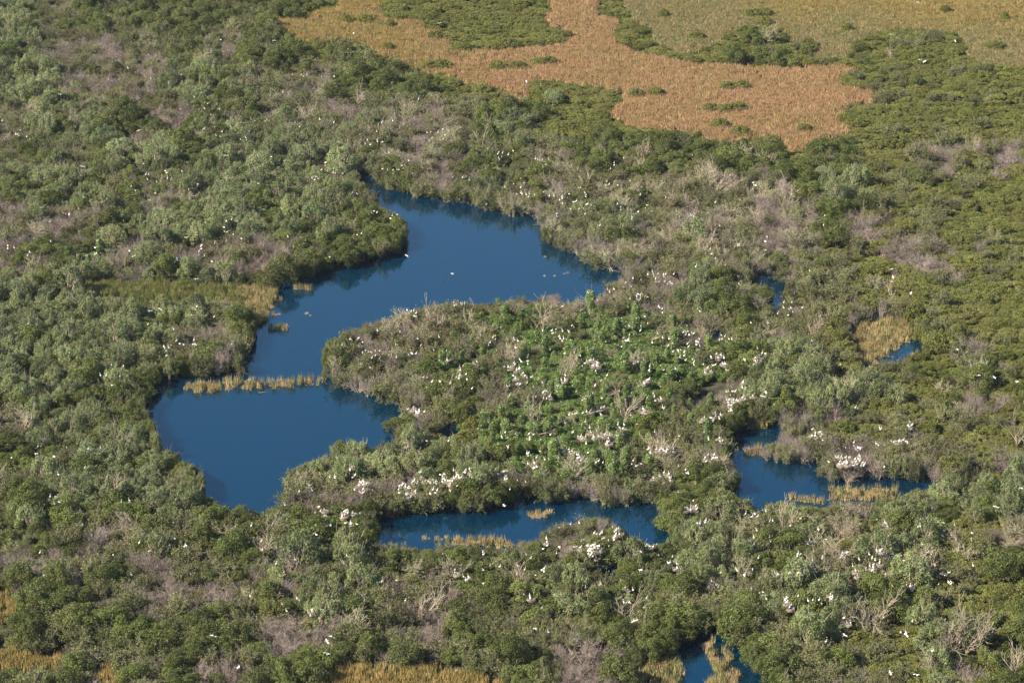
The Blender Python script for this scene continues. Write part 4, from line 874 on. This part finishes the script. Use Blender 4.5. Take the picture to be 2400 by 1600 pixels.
BIRDS = [  # crop origin x, y, scale, points (f flying, p pink)
(0,0,2.94,"830,72 708,70 195,288 1330,28 728,210 1120,268 1025,378 883,468 798,412 375,425 1523,268 1605,632 1250,485 1250,508p 750,547 825,550 1163,570 1520,590 1412,645 1310,650p 1340,665 1290,720 1410,700 1430,715 1445,735p 1470,745 1410,748 1455,790 1475,800 1495,715 1245,745 660,810 15,830 170,838 1410,885 1450,875 1480,875 1530,905 1590,868 1660,915 1730,925 1658,955 1490,937 1528,940 1695,950 1730,818 1785,830 1830,830 1857,830 1940,888 2030,858 2065,872 2000,885 2075,515 2015,515 2095,520 2150,545 2220,527 2303,520 2310,572 1950,632 2205,822 2275,835 2300,845 2318,925 1212,1055 1287,1112 990,1122 255,1170 932,1168 1255,1178 1005,1202 1025,1200 1018,1235 1080,1250 1155,1228 1150,1185 905,1285 935,1312 725,1320 578,1360 1780,1108 1870,1075 1925,1100 2245,1115 2245,1140 2110,1187 2215,1170 2260,1180 2300,1160 2150,1222 2178,1218 2310,1195 2168,1240 1780,1258 1300,1210 1422,1213 1330,1300 1360,1283 1070,1330 1030,1380f 455,1467 478,1480 543,1430 780,1500 850,1525 1470,1465 1415,1527 1635,1525 1595,1515 1545,1560 345,1527 2240,1540 570,1148f 957,900f 1553,1070f 1890,278f 1040,540 415,652f 110,925 130,930 185,940"),
(800,0,2.94,"45,332 85,352 120,345 345,577 532,682 85,230f 675,162f 1275,563f 355,832 255,862 245,905 318,943 125,928 165,992 200,997 250,975 290,973 180,965 330,1050 343,885 615,905 700,885 715,925 625,950 818,885 665,910 845,770 625,820 1085,1048 1112,1050 1157,1045 1185,1040 1150,1065 1107,1080 1090,1100 1010,1025 1425,1065 1470,1057 1385,1100 1430,1098 1412,1128 1355,1100 993,1160 770,1220 835,1222 850,1222 885,1243 1020,1265 1140,1265 1125,1292 1237,1228 1235,1293 1258,1255 428,1155 355,1192 320,1170 465,1100 435,1135 490,1190 560,1155 395,1165 1000,1408 1245,1335 1275,1340 1298,1335 1280,1358 1300,1355 1210,1338 1335,1345 1395,1325 1405,1345 1375,1355 1410,1380 1465,1340 1505,1378 1525,1400 1520,1355 1580,1440 1600,1385 1620,1383 1570,1330 1485,1470 1485,1490 1635,1293 1680,1330 1685,1355 1660,1430 1675,1445 1700,1400 1725,1412 1715,1415 1635,1440 1650,1460 1680,1475 1765,1560 1780,1555 1805,1500 1925,1425 1945,1440 2005,1498 2045,1460 2140,1450 2095,1435 2235,1360 2330,1490 1830,1245 1825,1270 1845,1270 1905,1270 2070,1285 1855,1163 1880,1138 2120,1042 1945,1085 1940,1560 1970,1525 1965,1555 2060,1340 1990,1245 30,1175 10,1190 35,1300 75,1325 110,1335 190,1403 225,1450 210,1470 245,1465 385,1480 340,1500 20,475 40,500"),
(1600,0,2.94,"1618,18f 1440,237f 1877,285f 1633,410f 1667,425f 505,1272 487,1252 515,1352 395,1378 325,1207 225,1395 85,1475 60,1485 82,1555 60,1510 255,1557 110,1450 850,1473 970,1550 1048,1562 980,1478 68,1068"),
(0,533,2.94,"235,75 350,97 140,78 180,183 190,195 100,140 55,120 683,133 665,172 915,197 930,195 1147,200 1207,240 1225,228 1287,70f 1462,18 1550,28 1390,115 1385,130 1485,90p 1480,110 1560,90p 1370,190 1408,197 1460,228 1645,165 1730,152 1608,45 1665,78 2080,80 2183,30 2025,135 2272,197 2062,120 613,372 1352,357f 1468,523 1475,615 1350,567 1322,597 1020,665 1200,705 942,835 1137,835 1337,777 1332,800 1355,805 1240,795 1265,800 1182,805 1160,820 1335,820 1598,803 1148,877 797,947 850,955 828,1025 733,1020 718,1022 775,1082 195,663 150,1265 218,1312 262,1508 462,1517 693,1518 678,1535 250,1560f 630,1530 1985,62 1105,560f 1033,577f"),
(800,533,2.94,"450,195f 765,317f 110,45 140,40 500,575 515,590 480,580 505,605 515,615 455,570 690,525 775,517 808,513 825,515 832,530 850,525 1730,490 1745,485 1850,445 1880,425 1948,405 1998,408 1990,490 2010,350 2065,355 2145,305 2150,320 2165,355 2170,375 2180,320 2220,325 2250,385 2265,380 2285,390 2225,340 1960,380 2045,455 2035,485 2060,490 2075,460 2090,475 2185,345 2290,320 2110,475 2050,495 1875,480 2195,555 2210,560 1975,548 5,810 60,770 50,795 80,802 120,755 148,785 130,805 120,825 190,860 208,860 265,850 210,885 235,880 210,900 262,905 280,880 325,888 350,878 380,892 375,805 135,938 198,958 148,865 405,717 422,713 250,710 525,760 548,812 478,845 485,860 490,870 640,845 725,848 612,905 678,910 732,915 757,925 818,962 905,940 920,930 935,925 820,985 842,950 865,1040 815,1020 750,1070 595,1035 680,1055 625,1065 675,755 960,735 1060,748p 1062,770 1025,795 1188,765 1195,775 1220,785 900,1110 500,1252 518,1262 535,1255 495,1240 545,1265 572,1270 530,1275 500,1450 530,1470 500,1470 590,1465 455,1468 460,1500 490,1500 400,1522 480,1490 940,1380 738,1470 1410,665 1388,712 1450,712 1480,700 1520,703 1525,715 1565,712 1570,725 1603,687 1550,770 1532,768 1582,750 1500,750 1440,835 1635,650 1523,545 1775,750 1540,868 1605,862 1625,905 1680,930 1695,920 1710,915 1720,915 1745,950 1735,945 1760,945 1775,955 1282,895 1285,915 1240,918 1190,932 1285,940 1225,968 1230,970 1125,955 1160,968 1250,1005 1265,1015 1280,1030 1310,1025 1355,1050 1385,1048 1410,1045 1200,1040 1230,1080 1280,1070 1170,1083 1145,1095 1325,1100 1540,1040 1540,1055 1480,1085 1490,1095 1395,1130 1415,1130 1160,1155 1620,1130p 1595,1090 1435,1165 1415,1180 1340,1165 1890,685 1930,815 1945,760p 1960,775 1985,740 1975,775 2030,640 2035,625 2090,613 2065,680 2112,655p 2060,712 1957,657 1985,680 2143,795 2250,820 2215,760 2258,755 2280,768 2285,855 2325,855 2340,845 2315,775 1945,935 1960,937 1970,937 2015,940 2043,930 2087,912 2125,957 2120,985 2130,985 2222,975 2330,965 2305,975 2085,1070 2090,1080 2120,1045 2115,1050 1830,1020 1792,1050 1750,1080 1915,1125 1735,1145 2150,1145 1795,1170 1800,1235 1790,1245 1760,1260 1720,1260 1710,1265 1690,1270 1663,1280 1790,1290 1660,1190 1610,1285 1620,1280 1570,1290 2200,1170 2205,1180 2225,1245 2215,1240 2080,1250 2085,1265 2115,1235 1925,1200 1965,1235 1995,1290 2040,1350 1130,1405 1110,1445 1105,1440 1200,1420 1145,1510 1150,1515 1305,1355 1342,1330 1325,1420 1440,1430 1505,1340 1545,1350 1680,1335 1715,1400 1720,1410 1685,1440 1650,1440 1660,1450 1730,1450 1745,1445 1775,1440 1590,1415 1630,1435 1810,1360 1815,1425 1830,1430 1850,1430 1835,1475 1840,1475 1905,1360 1920,1380 1940,1385 1950,1360 1890,1370 1925,1395 1690,1490 1370,1535 1455,1505 1480,1515 1370,1470 1300,1445 1290,1555 2160,1410 2265,1430 2120,1520 2170,1530 2240,1535 2250,1530 2225,1540 2255,1510 2285,1540 1530,1545 1570,1540 1700,1545 1720,1555 1800,1540 1880,1555 2130,1555 1630,1555 1590,1540 2330,1430"),
(1600,533,2.94,"25,18 570,92 565,150 573,155 390,112 395,120 190,147 200,177 187,217 225,215 290,260 90,270 380,328 385,340 403,368 387,388 323,383 45,412 105,560 118,570 697,515 655,592 735,563 728,598 770,465 753,517 825,553 590,655 400,687 470,650 875,290 1440,285f 1450,340f 1442,373f 1572,450f 892,783 30,680 45,735 65,728 75,730 25,720 40,820 15,860 10,885 20,915 95,780 100,790 95,810 110,790 70,910 78,925 35,710 255,770 290,750 320,770 310,790 270,765 195,885 232,873 245,880 260,880 268,882 275,935 285,935 295,940 225,945 210,945 172,965 192,992 157,1003 300,980 310,982 518,835 570,863 530,885 540,885 497,910 515,910 425,910 430,915 485,952 505,925 987,975 1087,940 415,1073 303,1132 362,1130 412,1103 432,1108 445,1115 447,1145 463,1145 455,1155 415,1172 572,1135f 553,1163f 478,1190 235,1190 203,1195 330,1157 305,1188 320,1188 338,1190 350,1190 370,1190 315,1200 340,1205 355,1210 335,1225 345,1240 330,1250 340,1260 322,1260 225,1275 230,1300 262,1290 270,1303 105,1325 108,1345 150,1310 195,1323 210,1325 140,1325 150,1410 180,1405 180,1462 253,1450 258,1475 632,1212 1190,1240 1207,1240 1357,1378 1363,1392 1567,1340 1575,1360 1550,1362 1560,1370 893,1390 915,1410 940,1407 962,1420 950,1440 975,1450 930,1455 912,1437 965,1468 1125,1518 1182,1507 1210,1512 1225,1525 1333,1488 1350,1500 1440,1475 1470,1470 1490,1475 1520,1465 1537,1467 1560,1495 1455,1480 2042,1020f 2148,1033f 2305,1063f 1893,838f 175,1560 218,1560"),
(0,1066,2.936,"80,18 348,118 585,87 405,137 372,12f 385,283 410,318 378,338 835,322 892,325 893,312 568,480 1203,570 1168,615 1158,650 1270,632 1278,630 958,605 1030,655p 780,680 275,672 302,830 908,825 1960,365 1938,397 1730,487 1717,590 1797,595 1820,635 1875,583 1903,640 1990,637 2033,720 1955,805 2060,245 2137,205 2150,245 2270,153 2305,158 2262,297 2195,350 2235,377 2240,415 2170,400 2283,460 2275,478 2180,487 2165,535 1415,1145 1465,1238f 2063,1003 2045,987 1945,1028p 1975,1075 2115,947p 2210,1062 2222,1062 2150,1075 2137,1108 1722,970 1640,1460f 2280,1245f 2250,1277f 2250,1367f 1900,747"),
(800,1066,2.936,"95,100 75,75 110,60 60,98 165,78 90,75 95,140 130,185 140,195 155,185 175,190 150,205 120,210 150,235 155,250 220,245 92,240 538,115 545,125 555,155 530,185 490,185 500,180 520,190 425,200 430,195 420,205 400,215 395,240 400,255 465,215 467,230 510,250 490,245 515,265 465,285 475,290 445,270 600,180 605,185 615,195 635,190 650,190 640,195 630,240 618,265 610,260 695,145 710,150 725,148 700,165 715,175 735,180 755,195 765,180 755,215 750,235 790,120 800,125 790,150 810,130 830,130 845,120 850,115 825,150 810,155 835,145 885,98 890,135 900,150 885,150 1017,98 950,130 1080,125 1095,135 1085,160 1095,160 1117,107 1140,110 1130,150 1140,165 1160,237 1325,88f 1345,75 1285,60 1120,348f 1212,172 1270,185 1343,18 1498,20 1625,25 1630,15 1770,42 1800,55 1880,60 2065,55 2000,58 1635,125 1285,10 1430,30 2320,75 2255,130 2220,122 2260,150 2262,170 2265,160 2195,165 2215,195 2150,160 2145,178 2320,255 2030,70 20,390 35,395 45,400 50,395 95,400 130,400 35,375 30,462 65,465 108,470 5,433 1500,493 1577,475 1638,468 1412,577 1415,600 1500,625 1505,640 1600,630 1605,638 1645,637 1648,597 1695,627 1740,540 1755,540 1785,538 1795,535 1780,548 1870,500 1880,530 1890,545 1885,560 1875,570 1875,587 1890,520 1720,625 1735,615 1750,610 1760,620 1775,630 1780,655 1720,650 1710,660 1725,670 1740,665 1715,690 1730,690 1760,650 1840,600 1850,610 1830,605 1840,630 1805,575 1770,640 1745,640 1700,680 1390,640 1480,680 2095,628 2110,625 2125,630 2145,630 2165,620 2115,635 2185,688 2060,660 2250,735 2265,740 2255,750 2300,715 2315,740 2345,800 2310,750 2335,790 2345,810 2060,790f 1683,872 1682,910 1788,890 1780,905 1925,868 1955,910 1965,920 1975,920 1943,1010 1945,1020 1980,1015 1990,1020 1960,1020 2100,987 1855,1055 2078,1050 2015,1137f 1427,1220 1335,1190f 1397,780 1400,795 1395,805 1223,765 1215,762 1207,820 1305,705 1275,690 975,670 978,685 980,793 1028,760 1090,770 980,877 843,838 877,842 783,790 785,810 382,857 440,1000 40,693 1297,970 1300,985 1337,820 280,868 1380,1045 1630,740"),
(1600,1066,2.936,"20,105 10,130 80,105 30,120 150,30 160,20 200,30 235,18 240,20 210,20 1005,40 1057,18 1070,15 1080,45 1075,60 1100,30 1120,18 1115,50 1145,20 1160,25 1170,55 1195,40 1210,30 1225,35 1225,20 1240,45 1250,65 1225,75 1200,60 1185,30 1130,60 1100,60 1090,15 1245,75 1388,75 30,330 45,350 50,365 60,350 70,365 90,350 95,375 55,380 10,370 40,345 125,455 145,455 105,480 140,485 150,490 115,485 130,470 155,465 433,402 497,400 475,425 550,383 575,390 620,450 600,455 740,485 810,437 490,570 597,565 608,595 660,545 510,520 495,620 873,595 877,605 935,515 990,573 1338,437 1392,465 1405,480 1410,492 1400,470 1793,460 1797,520 1790,552 1850,552 1872,482 1635,490 1620,495 1535,525 1990,530 1990,575 1987,590 1235,585 1605,597p 1605,640p 1650,613 1455,630 1457,640 1333,655 1340,665 1362,665 1365,655 1370,675 1395,685 1400,690 1385,690 1447,680 1303,710 1327,718 1355,742 1312,755 1310,770 1310,795 1320,800 1300,800 1105,670 1130,665 1085,705 1100,700 1115,710 1105,735 980,680 960,712 1675,655 1680,665 1710,685 1733,748p 1735,762p 1690,780p 1790,825 1805,828 1820,825 1830,870 1848,872 1762,888 2000,765 1230,775 1250,775 1190,797 1195,800 1225,790 1205,830 1310,862 1315,855 1395,820 923,797 983,787 790,685 787,700 793,735 742,805 795,815 825,830 910,710 877,765 670,885 657,825 665,827 650,830 480,790 425,820 378,790 370,785 262,805 200,865 195,895 185,895 245,890 528,850 475,922 552,937 720,975 710,990 705,1000 715,1015 735,1048 795,963 895,1000 938,1000 1020,985 1032,980 1025,970 1515,908 1515,940 1540,895 1580,893 1445,903 1360,895 577,990 1112,1122 1155,1153 1382,1115 1720,1095 1728,1105 1715,1100 1610,1135p 1645,1130p 1580,1145 1502,1215 1530,1230 1535,1235 1535,1222 1595,1275 1115,1240f 985,1283 1803,1135 1430,1495f 1610,1512f 1718,1350 5,790 40,800 20,795 2155,352f 2330,225f 1525,720p 520,710 1285,685 1215,718 1500,795"),
]
TX = np.array([t[0] for t in trees]); TY = np.array([t[1] for t in trees]); TR = np.array([t[2] for t in trees]); TH = np.array([t[3] for t in trees])
TK = [t[4] for t in trees]
def canopy_hit(px, py):
    """first point of the canopy on the line of sight, and the plant it belongs to"""
    x1, y1 = unproj(px, py, 0.3); x0, y0 = unproj(px, py, 8.0)
    x1, y1, x0, y0 = map(float, (x1, y1, x0, y0))
    near = np.where((np.abs(TX - (x0 + x1) / 2) < 12) & (TY > y0 - 6) & (TY < y1 + 6))[0]
    for q in np.linspace(0, 1, 70):
        x, y, z = x0 + (x1 - x0) * q, y0 + (y1 - y0) * q, 8.0 + (.3 - 8.0) * q
        d2 = ((TX[near] - x) ** 2 + (TY[near] - y) ** 2) / (TR[near] * .95) ** 2
        top = np.where(d2 < 1, TH[near] * (.45 + .50 * np.sqrt(np.clip(1 - d2, 0, 1))), 0)
        j = int(np.argmax(top)) if len(top) else -1
        if j >= 0 and top[j] >= z: return x, y, z, near[j]
    return x1, y1, .3, -1
standing = []; flying = []; pink = []
for ox, oy, sc_, s in BIRDS:
    for tkn in s.split():
        fl = tkn[-1] if tkn[-1] in 'fp' else ''; a, b = tkn.rstrip('fp').split(',')
        px, py = ox + float(a) / sc_, oy + float(b) / sc_
        (flying if fl == 'f' else pink if fl == 'p' else standing).append((px, py))
print('BIRDS', len(standing), len(flying), len(pink))
surf = {'G': 'a leafy mangrove', 'B': 'a low green bush', 'W': 'a sage willow', 'T': 'grey bare twigs', 'P': 'pale bare limbs', 'X': 'an olive shrub', 'V': 'green vines'}
bproto = {}
def put(name, me, loc, rz, s, tilt=0):
    if (name, me.name) not in bproto: o = bpy.data.objects.new(name, me); bproto[(name, me.name)] = o
    else: o = bproto[(name, me.name)].copy()
    col.objects.link(o); o.location = loc; o.rotation_euler = (0, tilt, rz); o.scale = (s, s, s); return o
extra = []
for (px, py) in standing:
    dn = sum((a - px) ** 2 + (b - py) ** 2 < 400 for a, b in standing) - 1
    if dn >= 1 and rnd.random() < .45: extra.append((px + rnd.gauss(0, 7), py + rnd.gauss(0, 5)))
standing = [p for p in standing] + [p for p in extra if not any(inpoly([p[0]], [p[1]], q)[0] for q in WATER)]
standing.sort(key=lambda t: -t[1])
# dense nesting spots are storks, scattered ones egrets
SX = np.array([t[0] for t in standing]); SY = np.array([t[1] for t in standing])
items = []; cnt = dict(stork=0, egret=0); rest = []; nests = []
for i, (px, py) in enumerate(standing):
    dens = int((((SX - px) ** 2 + (SY - py) ** 2) < 17 ** 2).sum()) - 1
    kd = 'stork' if dens >= 2 or rnd.random() < .25 else 'egret'
    x, y, z, j = canopy_hit(px, py + 4)
    me = rnd.randrange(len(BM[kd])); rz = rnd.uniform(0, 6.28); s = rnd.uniform(.78, .96)
    if dens >= 3 and rnd.random() < .42: nests.append((x, y, z, px, py))
    if cnt[kd] >= 300: rest.append((kd, me, x, y, z, rz, s)); continue
    cnt[kd] += 1
    e = put('wood_stork' if kd == 'stork' else 'egret', BM[kd][me], (x, y, z + .02), rz, s)
    tag(e, None, 'bird', 'white storks on the treetops' if kd == 'stork' else 'white egrets on the treetops')
    pose = 'crouched' if (kd == 'stork' and me == 2) or (kd == 'egret' and me == 2) else 'standing'
    items.append((e, px, ('%s white %s on %s' % (pose, kd, surf.get(TK[j] if j >= 0 else '', 'the bank')), lm_of(px, py))))
ordered_labels(items, lambda key, w_: '%s %s' % (key[0], LM[key[1]][2]) + (', ' + w_ if w_ else ''))
bc = bpy.data.collections.new('perched_bird_shapes'); allm = BM['stork'] + BM['egret']
for i, me in enumerate(allm): bc.objects.link(bpy.data.objects.new('perched_bird_shape_%02d' % i, me))
if rest:
    stuff('bird_colony', bc, [(r[2], r[3], r[4] + .02) for r in rest], [(0, 0, r[5]) for r in rest], [(r[6],) * 3 for r in rest],
      [r[1] + (0 if r[0] == 'stork' else len(BM['stork'])) for r in rest], 'far part of the white bird colony scattered over the treetops')
items = []
for (px, py) in flying:
    z = rnd.uniform(7, 12); x, y = unproj(px, py, z); j = rnd.randrange(3)
    e = put('flying_egret', BM['fly'][j], (float(x), float(y), z), rnd.choice([1.3, -1.4, 1.8, -1.0, .3, 2.9]) + rnd.uniform(-.3, .3), .8, rnd.uniform(-.4, .4)); tag(e, None, 'bird', 'white birds in flight')
    items.append((e, px, lm_of(px, py)))
ordered_labels(items, lambda key, w_: 'white egret gliding above the scrub %s' % LM[key][2] + (', ' + w_ if w_ else ''))
items = []
for (px, py) in pink:
    x, y, z, j = canopy_hit(px, py + 4)
    e = put('spoonbill', BM['spoon'][rnd.randrange(2)], (x, y, z + .02), rnd.uniform(0, 6.28), 1.0); tag(e, None, 'bird', 'pink spoonbills'); items.append((e, px, (surf.get(TK[j] if j >= 0 else '', 'the bank'), lm_of(px, py))))
ordered_labels(items, lambda key, w_: 'pink spoonbill on %s %s' % (key[0], LM[key[1]][2]) + (', ' + w_ if w_ else ''))
for i, (px, py, lab) in enumerate([(443,1080,'black bird flying low at the left rim of the lower pool'),(664,1083,'black bird flying over the right side of the lower pool'),(666,1108,'lowest black bird flying over the lower pool near the right bank'),
   (958,497,'small black bird over the narrow arm of the upper pool'),(974,525,'dark bird skimming below the narrow arm of the upper pool'),(515,1082,'tiny dark bird over the middle of the lower pool'),(1040,611,'thin dark bird over the middle of the upper pool')]):
    z = 3.0; x, y = unproj(px, py, z); e = put('vulture', BM['dark'][i % 2], (float(x), float(y), z), 1.4 + i, 1.0 if i < 3 else .6, .1); tag(e, lab, 'bird', 'dark birds over the water')

# nests: flat whitened stick platforms
def nest_mesh(seed):
    r = np.random.default_rng(seed); n = 130
    a = r.uniform(0, 6.28, n); q = np.sqrt(r.uniform(0, 1, n)) * .55; t = a + r.choice([-1, 1], n) * r.uniform(1.0, 2.1, n)
    c = np.stack([np.cos(a) * q, np.sin(a) * q, r.uniform(-.18, .12, n) + q * .15], 1); d = np.stack([np.cos(t), np.sin(t), r.normal(0, .25, n)], 1)
    L = r.uniform(.2, .42, (n, 1)); v, f = tubes(np.concatenate([c - d * L, c + d * L, np.full((n, 1), .024), np.full((n, 1), .014)], 1), 3)
    return newmesh('nest', v, [f], [M['wash']])
NM = [nest_mesh(i) for i in range(4)]; items = []
for (x, y, z, px, py) in nests[:300]:
    e = put('stick_nest', NM[rnd.randrange(4)], (x + rnd.uniform(-.3, .3), y + rnd.uniform(-.2, .2), z - .05), rnd.uniform(0, 6.28), rnd.uniform(.95, 1.6)); tag(e, None, 'nest', 'whitened stick nests')
    items.append((e, px, lm_of(px, py)))
ordered_labels(items, lambda key, w_: 'whitened stick nest under storks %s' % LM[key][2] + (', ' + w_ if w_ else ''))
print('NESTS', len(items), 'REST', len(rest), 'OBJECTS', len(bpy.data.objects))

# ------------------------------------------------------------------ thin air
hm = bpy.data.materials.new('air'); hm.use_nodes = True; n = hm.node_tree; n.nodes.clear(); out = n.nodes.new('ShaderNodeOutputMaterial')
pv = n.nodes.new('ShaderNodeVolumePrincipled'); pv.inputs['Color'].default_value = (.80, .88, 1, 1); pv.inputs['Density'].default_value = .000017
pv.inputs['Anisotropy'].default_value = .2
n.links.new(pv.outputs[0], out.inputs['Volume'])
hx, y0_, y1_, z0_, z1_ = 9500, -9500, 9500, -2, 285
hv = [(-hx, y0_, z0_), (hx, y0_, z0_), (hx, y1_, z0_), (-hx, y1_, z0_), (-hx, y0_, z1_), (hx, y0_, z1_), (hx, y1_, z1_), (-hx, y1_, z1_)]
hf = np.array([(0, 3, 2, 1), (4, 5, 6, 7), (0, 1, 5, 4), (1, 2, 6, 5), (2, 3, 7, 6), (3, 0, 4, 7)])
ho = bpy.data.objects.new('haze', newmesh('haze', np.array(hv, float), [hf], [hm])); col.objects.link(ho); tag(ho, kind='stuff')

_lab = {}
for o in bpy.data.objects:
    if o.get('label') and o.parent is None: _lab.setdefault(o['label'], []).append(o.name)
print('DUPLABEL', sum(len(v) for v in _lab.values() if len(v) > 1), list(_lab.items())[:0])
